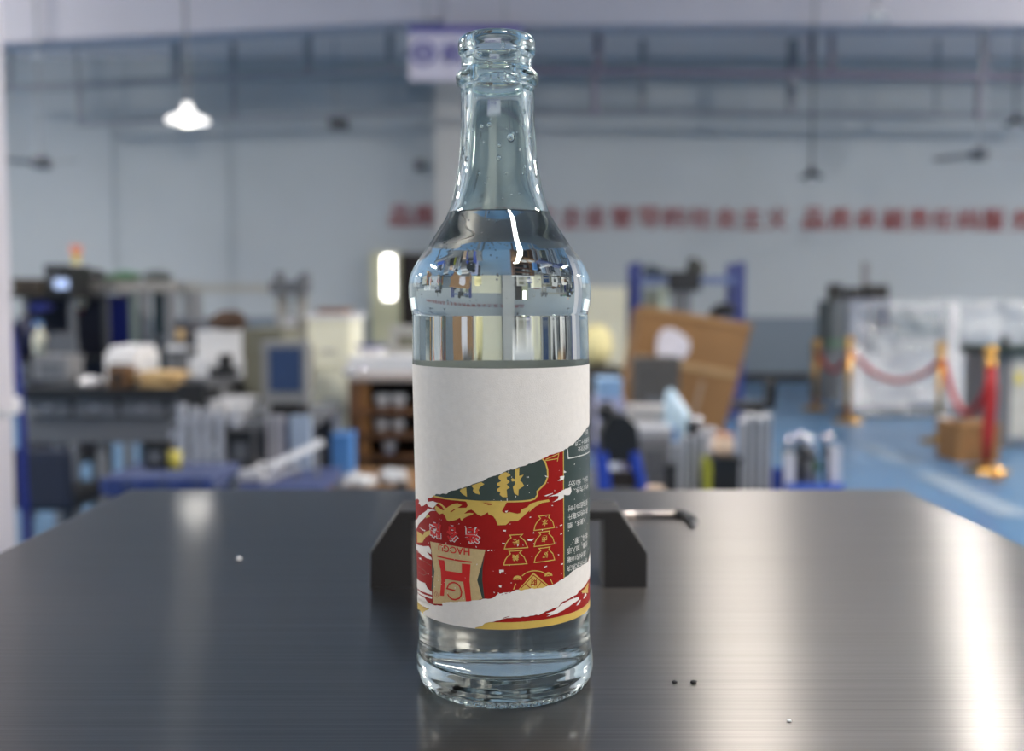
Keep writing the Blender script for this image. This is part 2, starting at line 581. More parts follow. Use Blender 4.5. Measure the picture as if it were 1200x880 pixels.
# the lamps over and in front of the steel table, above the frame
LA, LB, LC, LD = LAMPS = [
    pendant(0, 0, 6.0, .40, 2, 'high dish lamp over the aisle beyond the steel table, nearer the middle', 66, z=4.35, x=1.50, col=(1, .92, .84)),
    pendant(0, 0, 6.0, .16, 2, 'high dish lamp over the aisle beyond the steel table, farther right', 70, z=4.35, x=3.02, col=(1, .96, .92)),
    None, None]
for (lx, ly, lz, w, l, pw, col, lab) in ((2.3, 6.7, 4.8, 2.4, .14, 23, (1, .88, .78), 'added unseen fill light hung crosswise beyond the right half of the steel table'),  # added out of view to brighten the right half of the steel top
                                        (1.0, -0.7, 4.2, .26, 1.3, 146, (1, .96, .92), 'long ceiling lamp above the steel table, right of the bottle'),
                                        (-5.5, 2.4, 4.8, .3, 1.5, 380, (1, .97, .93), 'added unseen fill light high on the left of the steel table'),  # this one and the next are added to brighten fronts and label
                                        (5.2, 2.4, 4.8, .3, 1.5, 240, (1, .97, .93), 'added unseen fill light high on the right of the steel table'),
                                        (-8.4, 6.5, 4.8, .3, 1.5, 300, (1, .92, .82), 'added unseen fill light over the left aisle, nearer'),  # from here on, four lights added to fill the back wall and hall
                                        (-9.4, 10.5, 4.8, .3, 1.5, 250, (1, .92, .82), 'added unseen fill light over the left aisle, farther'),
                                        (8.2, 6.5, 4.8, .3, 1.5, 300, (1, .9, .8), 'added unseen fill light over the right aisle, nearer'),
                                        (9.4, 10.5, 4.8, .3, 1.5, 260, (1, .9, .8), 'added unseen fill light over the right aisle, farther')):
    t = thing('overhead_light', lab, 'lamp', (lx, ly, lz), 'long ceiling lamps')
    obj('lamp_housing', bx(new(), lx - w / 2 - .03, lx + w / 2 + .03, ly - l / 2 - .03, ly + l / 2 + .03, lz + .02, lz + .08), M['lampwhite'], t)
    obj('hanger', cyl(new(), (lx, ly, lz + .08), (lx, ly, 5.2), .012, n=6), M['pipe2'], t)
    lamp_light('lamp_light', (0, 0, 0), w, pw, col, t, size_y=l)
    if abs(lx) > 6:
        obj('lamp_tube', cyl(new(), (lx, ly - l / 2, lz - .05), (lx, ly + l / 2, lz - .05), .035, n=6), emis('fill_tube_glow', (255, 246, 234), 570, True), t)  # added glowing tube, throws fill light up onto ceiling and beams

# ceiling fans and other things under the ceiling
def fan(px, py, d, label, blade, rodtop=5.2, ang=0):
    cx, cz = X(px, d, py), Z(py, d)
    t = thing('ceiling_fan', label, 'fan', (cx, d, cz), 'ceiling fans')
    obj('rod', cyl(new(), (cx, d, cz + .06), (cx, d, rodtop), .018, n=8), M['pipe2'], t)
    obj('motor', lathe(new(), [(0, .1), (.09, .08), (.13, 0), (.09, -.07), (0, -.08)], (cx, d, cz), 16), M['midgrey'], t, True)
    for k in range(3):
        a = ang + k * 2 * PI / 3
        Mx = Matrix.Translation((cx, d, cz)) @ Matrix.Rotation(a, 4, 'Z') @ Matrix.Rotation(.2, 4, 'X')
        obj('blade', bx(new(), .1, blade, -.07, .07, -.008, .008, M=Mx), M['grey'], t)
    return t


fan(1148, 181, 13.2, 'grey three-blade ceiling fan on the right side of the hall', .62, ang=.12)
fan(48, 191, 13.0, 'grey ceiling fan on a long rod at the far left', .5, ang=-.3)
sp = thing('loudspeaker', 'small dark box speaker hanging under the pipe left of the sign', 'speaker', (X(397, 15.5), 15.5, Z(146, 15.5)))
x0, x1, z0, z1 = span(386, 408, 140, 152, 15.5)
obj('speaker_box', bx(new(), x0, x1, 15.4, 15.6, z0, z1, .02), M['midgrey'], sp)
obj('grille', bx(new(), x0 + .03, x1 - .03, 15.385, 15.4, z0 + .03, z1 - .03), M['dark'], sp)
obj('bracket', cyl(new(), (X(397, 15.5), 15.5, z1), (X(397, 15.5), 15.5, 5.2), .012, n=6), M['pipe2'], sp)
cm = thing('wall_fitting', 'small pale blue fitting on the wall just left of the column', 'fitting', (X(490, 16.5), 16.5, Z(193, 16.5)))
x0, x1, z0, z1 = span(485, 495, 187, 200, 16.5)
obj('fitting_body', bx(new(), x0, x1, 16.5, 16.62, z0, z1, .02), M['midgrey'], cm)
obj('fitting_arm', cyl(new(), (X(490, 16.6), 16.6, z1 - .05), (X(490, 16.6), 16.7, z1 - .02), .03), M['midgrey'], cm)

# ================================================================ the clutter of the workshop, left side
def place(name, label, cat, x, y, z=0.0, group=None):
    return thing(name, label, cat, (x, y, z), group)


M['pillar'] = mat('pillar_paint', (206, 200, 204), .6, var=.03)
# white pillar with a ledge at the far left
pl = place('pillar', 'white pillar with a thick ledge at the far left edge', 'pillar', X(-40, 3), 3.0)
obj('shaft', bx(new(), X(-200, 3), X(9, 3.4, 250), 3.0, 3.4, Z(495, 3), 5.2), M['pillar'], pl)
obj('base_block', bx(new(), X(-200, 3), X(17, 3.45, 570), 2.97, 3.45, 0, Z(503, 3)), M['pillar'], pl)
obj('ledge', bx(new(), X(-200, 3), X(26, 3.5, 495), 2.93, 3.5, Z(505, 3), Z(482, 3), .008), M['white'], pl)
# blue hose hanging beside the pillar
ho = place('blue_hose', 'blue hose hanging down just right of the white pillar', 'hose', X(24, 3.8), 3.8)
obj('hose', tube(new(), [(X(12, 3.8), 3.8, Z(380, 3.8)), (X(20, 3.8), 3.8, Z(430, 3.8)), (X(24, 3.8), 3.8, Z(500, 3.8)), (X(23, 3.8), 3.8, Z(560, 3.8)), (X(26, 3.8), 3.8, Z(640, 3.8)), (X(26, 3.8), 3.8, 0.01)], .015), M['navy'], ho, True)
obj('coupling', cyl(new(), (X(12, 3.8), 3.8, Z(380, 3.8)), (X(11, 3.8), 3.8, Z(372, 3.8)), .022), M['chrome'], ho)

# long workbench L
BL = 0.885
xa, xb = X(22, 4.5), X(246, 4.5)
wb = place('workbench', 'long grey workbench with a black front edge at the left', 'bench', (xa + xb) / 2, 4.85)
obj('benchtop', bx(new(), xa, xb, 4.5, 5.2, BL - .05, BL), M['dark'], wb)
z1 = BL - .05
for k in range(4):
    w = (xb - xa) / 4
    d = obj('drawer', bx(new(), xa + k * w + .01, xa + (k + 1) * w - .01, 4.54, 5.15, z1 - .075, z1 - .003), M['grey'], wb)
    obj('handle', bx(new(), xa + k * w + .12, xa + (k + 1) * w - .12, 4.525, 4.54, z1 - .045, z1 - .03), M['alu'], d)
obj('apron', bx(new(), xa, xb, 4.56, 5.15, z1 - .20, z1 - .08), M['midgrey'], wb)
for px in (26, 66, 118, 240):
    obj('leg', bx(new(), X(px, 4.6) - .02, X(px, 4.6) + .02, 4.58, 4.62, 0, z1 - .2), M['grey'], wb)
    obj('leg', bx(new(), X(px, 4.6) - .02, X(px, 4.6) + .02, 5.1, 5.14, 0, z1 - .2), M['grey'], wb)

# black chair under the bench
ch = place('office_chair', 'dark padded chair standing at the left end of the workbench', 'chair', X(50, 4.1), 4.2)
cx = X(50, 4.1) + .03
obj('seat', bx(new(), cx - .14, cx + .1, 4.06, 4.4, .42, .5, .03), M['dark'], ch)
obj('backrest', bx(new(), cx - .14, cx + .1, 4.02, 4.07, .44, .68, .02), mat('dark_navy_cloth', (34, 42, 60), .8), ch)
obj('post', cyl(new(), (cx, 4.23, .06), (cx, 4.23, .42), .03), M['midgrey'], ch)
for k in range(5):
    a = k * 2 * PI / 5
    obj('foot', tube(new(), [(cx, 4.23, .08), (cx + .2 * math.cos(a), 4.23 + .2 * math.sin(a), .03)], .022), M['dark'], ch)
# tool rack behind the bench, dark and crammed
rk = place('tool_rack', 'dark steel tool rack standing behind the left workbench', 'rack', X(40, 5.75), 5.75)
rx0, rx1 = X(8, 5.7), X(87, 5.5)
rz = Z(345, 5.7)
for xx in (rx0, rx1):
    for yy in (5.5, 5.95):
        obj('post', bx(new(), xx - .015, xx + .015, yy - .015, yy + .015, 0, rz - .02), M['midgrey'], rk)
for zz in (.4, Z(420, 5.7), rz):
    obj('shelf', bx(new(), rx0, rx1, 5.5, 5.95, zz - .02, zz), M['dark'], rk)
obj('back_panel', bx(new(), rx0, rx1, 5.95, 5.96, .4, rz), mat('navy_back_panel', (26, 30, 48), .6), rk)


def carton(name, label, px0, px1, py0, py1, d, depth, m, cat='box', zb=None, group=None, detail=None, lid=None):
    """a box with a lid seam and a front label or grille"""
    x0, x1, z0, z1 = span(px0, px1, py0, py1, d)
    if zb is not None:
        z0 = zb
    t = place(name, label, cat, (x0 + x1) / 2, d + depth / 2, z0, group)
    obj('box_body', bx(new(), x0, x1, d, d + depth, z0, z1, min(.006, (z1 - z0) * .1)), m, t)
    h = z1 - z0
    obj('lid', bx(new(), x0 - .003, x1 + .003, d - .003, d + depth + .003, z1 - h * .12, z1 + .004), lid or m, t)
    if detail is not None:
        w = x1 - x0
        obj('front_panel', bx(new(), x0 + w * .2, x1 - w * .2, d - .006, d, z0 + h * .25, z0 + h * .7), detail, t)
    return t


carton('tool_case', 'black tool case on top of the tool rack, under the blue-lit display', 52, 80, 311, 322, 5.6, .3, M['dark'], 'case', zb=rz, detail=M['midgrey'])
carton('parts_box', 'flat brownish parts box on the rack beside the pillar', 14, 50, 327, 344, 5.62, .25, mat('brown_box', (74, 64, 52), .7), zb=rz, detail=M['darkbrown'])
t = place('display', 'small display with a glowing blue screen on the tool rack', 'display', X(73, 5.45), 5.5, rz)
x0, x1, z0, z1 = span(65, 80, 327, 338, 5.44)
obj('display_case', bx(new(), x0 - .01, x1 + .01, 5.44, 5.5, rz, z1 + .012), M['dark'], t)
obj('screen', bx(new(), x0, x1, 5.43, 5.44, z0, z1), emis('screen_glow', (70, 140, 230), .75), t)
zs = Z(420, 5.7)
b = new()
for k in range(3):
    cyl(b, (X(19 + k * 7, 5.6), 5.6 + (k % 2) * .08, zs + .006), (X(19 + k * 7 + (k % 3) * 3, 5.6), 5.62, zs + .2 + .03 * (k % 3)), .035, .03)
t = obj('cable_bundle', b, mat('dark_cable', (22, 28, 62), .6), None, True)
tag(t, 'bundle of dark blue rolled cables standing on the tool rack shelf', 'cables')
t = obj('blue_bag', blob(new(), (X(37, 5.48), 5.6, zs + .29), (.06, .05, .03), 3), mat('violet_blue', (86, 92, 180), .5), None, True)
tag(t, 'small violet blue bag near the top of the tool rack', 'bag')
t = place('spray_bottle', 'pale spray bottle standing on the tool rack shelf', 'bottle', X(46, 5.52), 5.52, zs)
obj('bottle_body', lathe(new(), [(0, 0), (.035, 0), (.04, .1), (.03, .14), (.012, .16), (.012, .19), (0, .19)], (X(44, 5.52), 5.56, zs + .001), 16), mat('pale_bottle', (190, 190, 172), .4), t, True)
obj('spray_head', bx(new(), X(44, 5.52) - .03, X(44, 5.52) + .012, 5.55, 5.57, zs + .185, zs + .21), M['skyblue'], t)
t = place('orange_reel', 'rusty orange reel on the tool rack beside the spray bottle', 'reel', X(64, 5.52), 5.52, zs)
cx, cz = X(68, 5.52), zs + .076
obj('flange', cyl(new(), (cx, 5.54, cz), (cx, 5.55, cz), .075, n=20), M['midgrey'], t)
obj('winding', cyl(new(), (cx, 5.55, cz), (cx, 5.61, cz), .055, n=20), M['orange'], t)
obj('flange', cyl(new(), (cx, 5.61, cz), (cx, 5.62, cz), .075, n=20), M['midgrey'], t)

# things on bench L
carton('control_unit', 'grey ribbed control unit on the bench below the tool rack', 38, 80, 418, 452, 5.0, .18, M['grey'], 'unit', zb=BL, detail=M['midgrey'])
t = place('desktop_printer', 'white desktop printer on the workbench beneath the navy panel', 'printer', X(140, 4.9), 4.9, BL)
x0, x1, z0, z1 = span(122, 160, 406, 447, 4.8)
obj('printer_body', bx(new(), x0, x1, 4.8, 5.12, BL, z1 - .03, .012), M['white'], t)
obj('paper_slot', bx(new(), x0 + .03, x1 - .03, 4.79, 4.8, BL + .05, BL + .09), M['dark'], t)
obj('top_cover', bx(new(), x0 + .01, x1 - .01, 4.84, 5.1, z1 - .03, z1, .01), M['white'], t)
obj('output_tray', bx(new(), x0 + .03, x1 - .03, 4.72, 4.8, BL + .035, BL + .045), M['white'], t)
t = place('paper_stack', 'untidy stack of tan paper sheets on the bench, right of the printer', 'paper', X(178, 4.6), 4.65, BL)
rnd = random.Random(5)
for k in range(7):
    Mx = Matrix.Translation((X(182, 4.62) + rnd.uniform(-.02, .02), 4.68, BL + .004 + k * .009)) @ Matrix.Rotation(rnd.uniform(-.25, .25), 4, 'Z')
    obj('sheet', bx(new(), -.085, .085, -.11, .11, -.004, .004, M=Mx), M['tan'], t)
carton('brown_carton', 'small dark brown carton at the front of the workbench by the papers', 126, 148, 432, 455, 4.52, .13, mat('dark_card', (104, 74, 46), .85), zb=BL, detail=M['darkbrown'])
t = obj('white_cloth', blob(new(), (X(108, 4.62), 4.62, BL + .021), (.055, .05, .025), 11), M['white'], None, True)
tag(t, 'crumpled white cloth on the bench edge left of the printer', 'cloth')

# grey machine frame with coloured panels
d = 6.0
mf = place('machine_frame', 'tall aluminium machine frame with navy and pale green panels', 'machine', X(140, 6.2), 6.25)
zt = Z(329, d)
for px in (79, 108, 169, 200):
    for yy in (6.0, 6.5):
        obj('post', bx(new(), X(px, d) - .024, X(px, d) + .024, yy, yy + .05, 0, zt - .05), M['grey'], mf)
obj('top_beam', bx(new(), X(74, d), X(205, d), 5.99, 6.06, zt - .065, zt), mat('warm_grey', (150, 146, 140), .5), mf)
obj('top_beam', bx(new(), X(74, d), X(205, d), 6.5, 6.56, zt - .065, zt), M['grey'], mf)
obj('side_beam', bx(new(), X(74, d), X(78, d), 6.06, 6.5, zt - .065, zt), M['grey'], mf)
obj('side_beam', bx(new(), X(201, d), X(205, d), 6.06, 6.5, zt - .065, zt), M['grey'], mf)
x0, x1, z0, z1 = span(112, 147, 346, 470, d)
p = obj('navy_panel', bx(new(), x0, x1, 6.06, 6.09, z0, z1), M['navy'], mf)
p['label'] = 'dark navy panel'
x0, x1, z0, z1 = span(148, 166, 344, 470, d)
obj('pale_panel', bx(new(), x0, x1, 6.07, 6.1, z0, z1), M['palegreen'], mf)
x0, x1, z0, z1 = span(175, 190, 342, 440, d)
obj('glass_door', bx(new(), x0, x1, 6.07, 6.09, z0, z1), M['teal'], mf)
obj('door_bar', bx(new(), x0, x1, 6.05, 6.07, Z(402, d), Z(394, d)), M['grey'], mf)
obj('deck', bx(new(), X(79, d), X(200, d), 6.05, 6.5, Z(446, d), Z(440, d)), M['alu'], mf)
# things in and on the frame
zd = Z(440, d)
t = place('signal_tower', 'signal tower light with orange top standing on the machine frame', 'light', X(92, 6.03), 6.03, zt)
cx = X(93, 6.03)
obj('base', cyl(new(), (cx, 6.03, zt), (cx, 6.03, Z(322, d)), .03), M['alu'], t)
obj('white_lens', cyl(new(), (cx, 6.03, Z(322, d)), (cx, 6.03, Z(309, d)), .034), M['white'], t)
obj('pole', cyl(new(), (cx, 6.03, Z(309, d)), (cx, 6.03, Z(298, d)), .022), M['yellow'], t)
obj('orange_lens', cyl(new(), (cx, 6.03, Z(298, d)), (cx, 6.03, Z(287, d)), .034), mat('orange_lens', (224, 140, 108), .3), t)
for px, py, s, sd, mm, nm, lab in ((116, 322, (.055, .05, .035), 4, M['dark'], 'black_bag', 'small black bag lying on top of the machine frame'),
                                (148, 327, (.11, .07, .03), 5, M['green'], 'green_sacking', 'flat heap of green sacking on the machine frame'),
                                (183, 325, (.09, .06, .035), 6, mat('grey_sack', (88, 94, 92), .8), 'grey_sacking', 'heap of grey sacking at the right end of the machine frame')):
    t = obj(nm, blob(new(), (X(px, 6.03), 6.05, zt + .82 * s[2] + .002), s, sd), mm, None, True)
    tag(t, lab, 'bag' if 'bag' in nm else 'sacking')
t = place('wall_dispenser', 'cream dispenser mounted high between the frame posts', 'dispenser', X(90, 6.0), 6.0, Z(362, d))
x0, x1, z0, z1 = span(80, 100, 344, 361, 5.94)
obj('dispenser_body', bx(new(), x0, x1, 5.93, 6.0, z0, z1, .02), M['cream'], t)
obj('nozzle', cyl(new(), (x1 - .03, 5.96, z0 - .03), (x1 - .03, 5.96, z0), .012), M['red'], t)
obj('mounting_plate', bx(new(), x0 - .015, x0 + .1, 5.985, 6.0, z0 - .02, z1 + .02), M['grey'], t)
t = place('air_tank', 'tall cream cylinder tank standing inside the machine frame', 'tank', X(90, 6.2), 6.2, zd)
cx = X(97, 6.2)
zd += .001
obj('tank_body', lathe(new(), [(0, 0), (.06, 0), (.07, .03), (.075, .14), (.05, .22), (.02, .25), (0, .25)], (cx, 6.2, zd), 20), M['cream'], t, True)
obj('valve', cyl(new(), (cx, 6.2, zd + .24), (cx, 6.2, zd + .31), .03), M['dark'], t)

# gantry to the right of the frame
d = 6.1
g = place('gantry', 'slender grey gantry whose crossbar ends in a dark drive head', 'machine', X(340, d), 6.2)
obj('crossbar', bx(new(), X(213, d), X(330, d), 6.08, 6.14, Z(343, d), Z(333, d)), mat('warm_grey_light', (158, 156, 148), .5), g)
for px in (333, 356):
    obj('column', bx(new(), X(px - 7, d), X(px + 5, d), 6.06, 6.14, 0, Z(345, d)), mat('column_grey', (150, 148, 142), .5), g)
obj('column', bx(new(), X(216, d), X(221, d), 6.1, 6.16, 0, Z(333, d)), M['grey'], g)
hd = obj('drive_head', bx(new(), X(321, d), X(363, d), 6.0, 6.2, Z(344, d), Z(329, d), .01), M['midgrey'], g)
obj('motor', cyl(new(), (X(330, d), 6.1, Z(330, d)), (X(330, d), 6.1, Z(318, d)), .03), M['midgrey'], g)
obj('bracket', prism(new(), [(X(350, d), Z(330, d)), (X(363, d), Z(330, d)), (X(363, d), Z(319, d)), (X(358, d), Z(320, d))], 6.02, 6.16), M['midgrey'], g)
obj('slider', bx(new(), X(336, d), X(350, d), 6.03, 6.08, Z(396, d), Z(372, d)), M['alu'], g)

# cabinets in the middle distance
carton('instrument_cabinet', 'light grey instrument cabinet under the white carton and brown bundle', 224, 298, 420, 560, 5.5, .5, M['grey'], 'cabinet', zb=0, detail=M['white'], lid=M['white'])
carton('white_carton', 'clean white carton on the light grey instrument cabinet', 230, 284, 389, 420, 5.52, .3, M['white'], zb=Z(420, 5.5) + .004, lid=M['white'])
t = obj('brown_bundle', blob(new(), (X(265, 5.6), 5.66, Z(389, 5.52) + .055), (.12, .1, .06), 21, .3), mat('brown_bundle', (70, 50, 36), .8, var=.3, scale=14), None, True)
tag(t, 'dark brown bundle lying on top of the white carton', 'bundle')
carton('olive_cabinet', 'olive grey cabinet behind the old monitor', 286, 332, 386, 560, 5.0, .45, M['olive'], 'cabinet', zb=0, detail=mat('olive_dark', (70, 66, 54), .6))
carton('dark_motor_box', 'dark rounded motor housing standing left of the white carton', 203, 220, 378, 404, 5.6, .25, mat('motor_grey', (72, 72, 80), .6), 'motor', zb=None, detail=M['tan'])
t = place('small_stand', 'pale grey stand carrying the dark motor housing', 'stand', X(214, 5.7), 5.7)
zz = Z(404, 5.6)
obj('stand_top', bx(new(), X(198, 5.6), X(220, 5.6), 5.56, 5.9, zz - .03, zz), M['white'], t)
for px in (203, 216):
    obj('leg', bx(new(), X(px, 5.6) - .02, X(px, 5.6) + .02, 5.58, 5.88, 0, zz - .03), M['grey'], t)

t = place('filing_cabinet', 'cream filing cabinet with white top in the middle of the hall', 'cabinet', X(386, 6.2), 6.2)
x0, x1, z0, z1 = span(362, 412, 374, 560, 6.0)
obj('carcass', bx(new(), x0, x1, 6.0, 6.5, 0, z1), M['cream'], t)
obj('top_plate', bx(new(), x0 - .01, x1 + .01, 5.98, 6.52, z1, z1 + .03), M['white'], t)
for k in range(4):
    zz = z1 - (k + 1) * z1 / 4
    dr = obj('drawer', bx(new(), x0 + .01, x1 - .01, 5.98, 6.0, zz + .01, zz + z1 / 4 - .01), M['cream'], t)
    obj('handle', bx(new(), (x0 + x1) / 2 - .04, (x0 + x1) / 2 + .04, 5.965, 5.98, zz + .1, zz + .115), M['alu'], dr)
t = obj('brown_folder', bx(new(), X(374, 6.1), X(406, 6.1), 6.05, 6.35, z1 + .03, z1 + .065, .005), mat('folder_brown', (120, 86, 62), .8), None)
tag(t, 'brown folder lying on the cream filing cabinet', 'folder')
t = place('white_table', 'white topped table right of the cream filing cabinet', 'table', X(455, 5.6), 5.6)
zt2 = Z(418, 5.5)
obj('tabletop', bx(new(), X(408, 5.5), X(520, 5.5), 5.5, 6.0, zt2 - .12, zt2), M['white'], t)
for px in (412, 516):
    for yy in (5.53, 5.95):
        obj('leg', bx(new(), X(px, 5.5) - .02, X(px, 5.5) + .02, yy - .02, yy + .02, 0, zt2 - .12), M['grey'], t)
t = place('enamel_basin', 'white basin with a dark blue rim on the white topped table', 'basin', X(436, 5.65), 5.65, zt2)
obj('bowl', lathe(new(), [(0, 0), (.05, 0), (.085, .05), (.08, .05), (.045, .01), (0, .01)], (X(436, 5.65), 5.65, zt2), 20), M['white'], t, True)
obj('rim', lathe(new(), [(.08, .045), (.09, .045), (.09, .058), (.08, .058), (.08, .045)], (X(436, 5.65), 5.65, zt2), 20), M['navy'], t, True)
carton('grey_instrument', 'pale grey instrument with a round dial behind the bottle edge', 457, 500, 383, 418, 5.75, .2, mat('pale_grey', (176, 174, 168), .5), 'instrument', zb=zt2, detail=M['olive'])

# bench B with the monitor
d = 3.75
BB = .82
xa, xb = X(196, d), X(362, d)
t = place('monitor_bench', 'dark low bench that carries the old monitor', 'bench', (xa + xb) / 2, 4.1)
obj('benchtop', bx(new(), xa, xb, d, 4.45, BB - .03, BB), M['midgrey'], t)
for px in (200, 236, 358):
    for yy in (d + .03, 4.4):
        obj('leg', bx(new(), X(px, d) - .016, X(px, d) + .016, yy - .016, yy + .016, 0, BB - .03), M['alu'], t)
obj('back_panel', bx(new(), xa + .02, xb - .02, 4.40, 4.42, .3, BB - .03), mat('bench_back_grey', (58, 58, 62), .7), t)  # dark grey sheet closing the back under the benchtop
t = place('crt_monitor', 'boxy grey monitor with a dark blue screen on the low bench', 'monitor', X(332, 3.95), 4.0, BB)
x0, x1, z0, z1 = span(306, 359, 400, 474, 3.9)
cs = obj('monitor_case', bx(new(), x0, x1, 3.9, 4.0, z0, z1, .008), mat('monitor_grey', (132, 132, 132), .5), t)
obj('screen', bx(new(), X(316, 3.9), X(353, 3.9), 3.893, 3.9, Z(458, 3.9), Z(408, 3.9)), M['screen'], cs)
obj('tube_housing', prism(new(), [(x0 + .02, z0 + .03), (x1 - .02, z0 + .03), (x1 - .03, z1 - .03), (x0 + .03, z1 - .03)], 4.0, 4.2), M['olive'], t)
obj('stand', bx(new(), x0 + .03, x1 - .03, 3.92, 4.08, BB, z0), M['dark'], t)
t = place('black_monitor', 'small black screen unit on the left end of the low bench', 'monitor', X(224, 3.95), 3.95, BB)
x0, x1, z0, z1 = span(208, 239, 449, 486, 3.9)
obj('monitor_case', bx(new(), x0, x1, 3.9, 3.95, z0, z1, .005), M['dark'], t)
obj('stand', bx(new(), x0 + .03, x1 - .03, 3.91, 3.97, BB, z0), M['dark'], t)
obj('foot', bx(new(), x0 + .01, x1 - .01, 3.88, 4.0, BB, BB + .008), M['dark'], t)
for i, (px, py, w, lab) in enumerate(((254, 478, .036, 'white tub on the low bench beside the black screen unit'), (281, 474, .065, 'wide white tub on the low bench left of the grey monitor'))):
    t = place('white_tub', lab, 'tub', X(px, 3.95), 3.95, BB, 'white tubs on the low bench')
    h = Z(py - 8, 3.95) - BB
    obj('tub_body', lathe(new(), [(0, 0), (w * .8, 0), (w, h), (w * .9, h), (w * .7, .01), (0, .01)], (X(px, 3.95), 3.95, BB), 20), M['white'], t, True)
    obj('rim', lathe(new(), [(w, h - .008), (w * 1.08, h - .008), (w * 1.08, h + .004), (w * .9, h + .004)], (X(px, 3.95), 3.95, BB), 20), M['white'], t, True)
t = place('black_tool', 'black hand tool on a clamp between the two white tubs and carton', 'tool', X(262, 4.2), 4.2, BB)
x = X(262, 4.2)
obj('clamp_post', cyl(new(), (x, 4.2, BB), (x, 4.2, Z(425, 4.2)), .012), M['grey'], t)
obj('tool_body', bx(new(), X(246, 4.2), X(278, 4.2), 4.17, 4.23, Z(441, 4.2), Z(430, 4.2), .008), M['dark'], t)
obj('tool_head', bx(new(), X(258, 4.2), X(271, 4.2), 4.17, 4.23, Z(432, 4.2), Z(415, 4.2), .008), M['dark'], t)

# low blue table and its load
d = 2.9
t = place('blue_table', 'low table under a sagging slate blue cloth at the left', 'table', X(184, 3.05), 3.05)
zt3 = Z(543, 3.2)
xa, xb = X(119, 2.95), X(250, 2.95)
obj('tabletop', bx(new(), xa, xb, 2.92, 3.22, zt3 - .03, zt3), M['slate'], t)
b = new()
n = 16
for i in range(n + 1):
    f = i / n
    sag = .045 + .05 * math.sin(PI * min(1, f * 1.1)) ** 2
    for j in range(2):
        b.verts.new((xa + (xb - xa) * f, 2.915 - .01 * math.sin(f * 20), zt3 + .002 - j * sag))
b.verts.ensure_lookup_table()
for i in range(n):
    b.faces.new([b.verts[2 * i], b.verts[2 * i + 2], b.verts[2 * i + 3], b.verts[2 * i + 1]])
r = bmesh.ops.extrude_face_region(b, geom=list(b.faces))
for v in r['geom']:
    if isinstance(v, bmesh.types.BMVert):
        v.co.y += .004
obj('cloth_front', b, mat('navy_cloth', (44, 60, 112), .8), t)
for px in (128, 246):
    for yy in (2.96, 3.18):
        obj('leg', bx(new(), X(px, 2.95) - .012, X(px, 2.95) + .012, yy - .012, yy + .012, 0, zt3 - .03), M['midgrey'], t)
carton('black_case', 'small black case on the slate blue table', 169, 195, 519, 542, 3.08, .08, M['dark'], 'case', zb=zt3, detail=M['midgrey'])
t = place('tape_roll', 'pale yellow tape roll standing beside the small black case', 'tape', X(202, 3.1), 3.1, zt3)
obj('tape', lathe(new(), [(.012, 0), (.02, 0), (.02, .055), (.012, .055), (.012, 0)], (X(202, 3.1), 3.1, zt3), 18), M['yellow'], t, True)
obj('core', lathe(new(), [(.010, 0), (.0118, 0), (.0118, .055), (.010, .055), (.010, 0)], (X(202, 3.1), 3.1, zt3), 18), M['tan'], t, True)

# blue topped table D with aluminium profiles
d = 3.2
zt4 = Z(572, 3.2)
t = place('assembly_table', 'blue topped assembly table full of aluminium profiles', 'table', X(300, 3.4), 3.4)
xa, xb = X(228, d), X(374, d)
obj('tabletop', bx(new(), xa, xb, 3.2, 3.62, zt4 - .03, zt4), mat('blue_grey_top', (70, 80, 122), .5), t)
for px in (232, 370):
    for yy in (3.23, 3.59):
        obj('leg', bx(new(), X(px, d) - .014, X(px, d) + .014, yy - .014, yy + .014, 0, zt4 - .03), M['grey'], t)
fr = place('profile_stand', 'upright stand of aluminium profiles left of the black speaker box', 'stand', X(240, 3.45), 3.45)
for px in (190, 206, 221, 236, 256):
    obj('profile', bx(new(), X(px, 3.45) - .012, X(px, 3.45) + .012, 3.64, 3.67, 0, Z(478 + (px % 7) * 2, 3.45)), M['alu'], fr)
obj('rail', bx(new(), X(184, 3.45), X(262, 3.45), 3.67, 3.70, Z(504, 3.45), Z(497, 3.45)), M['alu'], fr)
obj('rail', bx(new(), X(184, 3.45), X(262, 3.45), 3.67, 3.70, Z(556, 3.45), Z(548, 3.45)), M['grey'], fr)
carton('speaker_box', 'black box standing on a white tray on the assembly table', 268, 295, 506, 549, 3.36, .1, M['dark'], 'box', zb=Z(549, 3.36), detail=M['midgrey'])
t = place('white_tray', 'white tray under the black box on the assembly table', 'tray', X(284, 3.4), 3.4, zt4)
obj('tray_floor', bx(new(), X(264, 3.35), X(304, 3.35), 3.32, 3.52, zt4, Z(549, 3.36) - .001, .006), M['white'], t)
obj('rim', bx(new(), X(262, 3.33), X(306, 3.33), 3.31, 3.32, zt4 + .01, Z(549, 3.36) + .002), M['white'], t)
t = place('profile_post', 'broad white aluminium post to the right of the black box', 'profile', X(311, 3.45), 3.45, zt4)
obj('post', bx(new(), X(302, 3.42), X(320, 3.42), 3.53, 3.58, zt4, Z(492, 3.42)), mat('pale_alu', (190, 186, 190), .4, .4), t)
obj('slot', bx(new(), X(309, 3.42), X(312, 3.42), 3.526, 3.53, zt4, Z(494, 3.42)), M['midgrey'], t)
t = place('pale_panel_box', 'pale blue grey panel leaning behind the diagonal white bar', 'panel', X(345, 3.56), 3.56, zt4)
obj('panel', bx(new(), X(334, 3.5), X(358, 3.5), 3.56, 3.6, zt4, Z(490, 3.5)), mat('pale_blue_grey', (168, 182, 200), .4), t)
obj('panel_side', bx(new(), X(322, 3.5), X(334, 3.5), 3.57, 3.6, zt4, Z(494, 3.5)), mat('navy_grey', (70, 76, 100), .5), t)
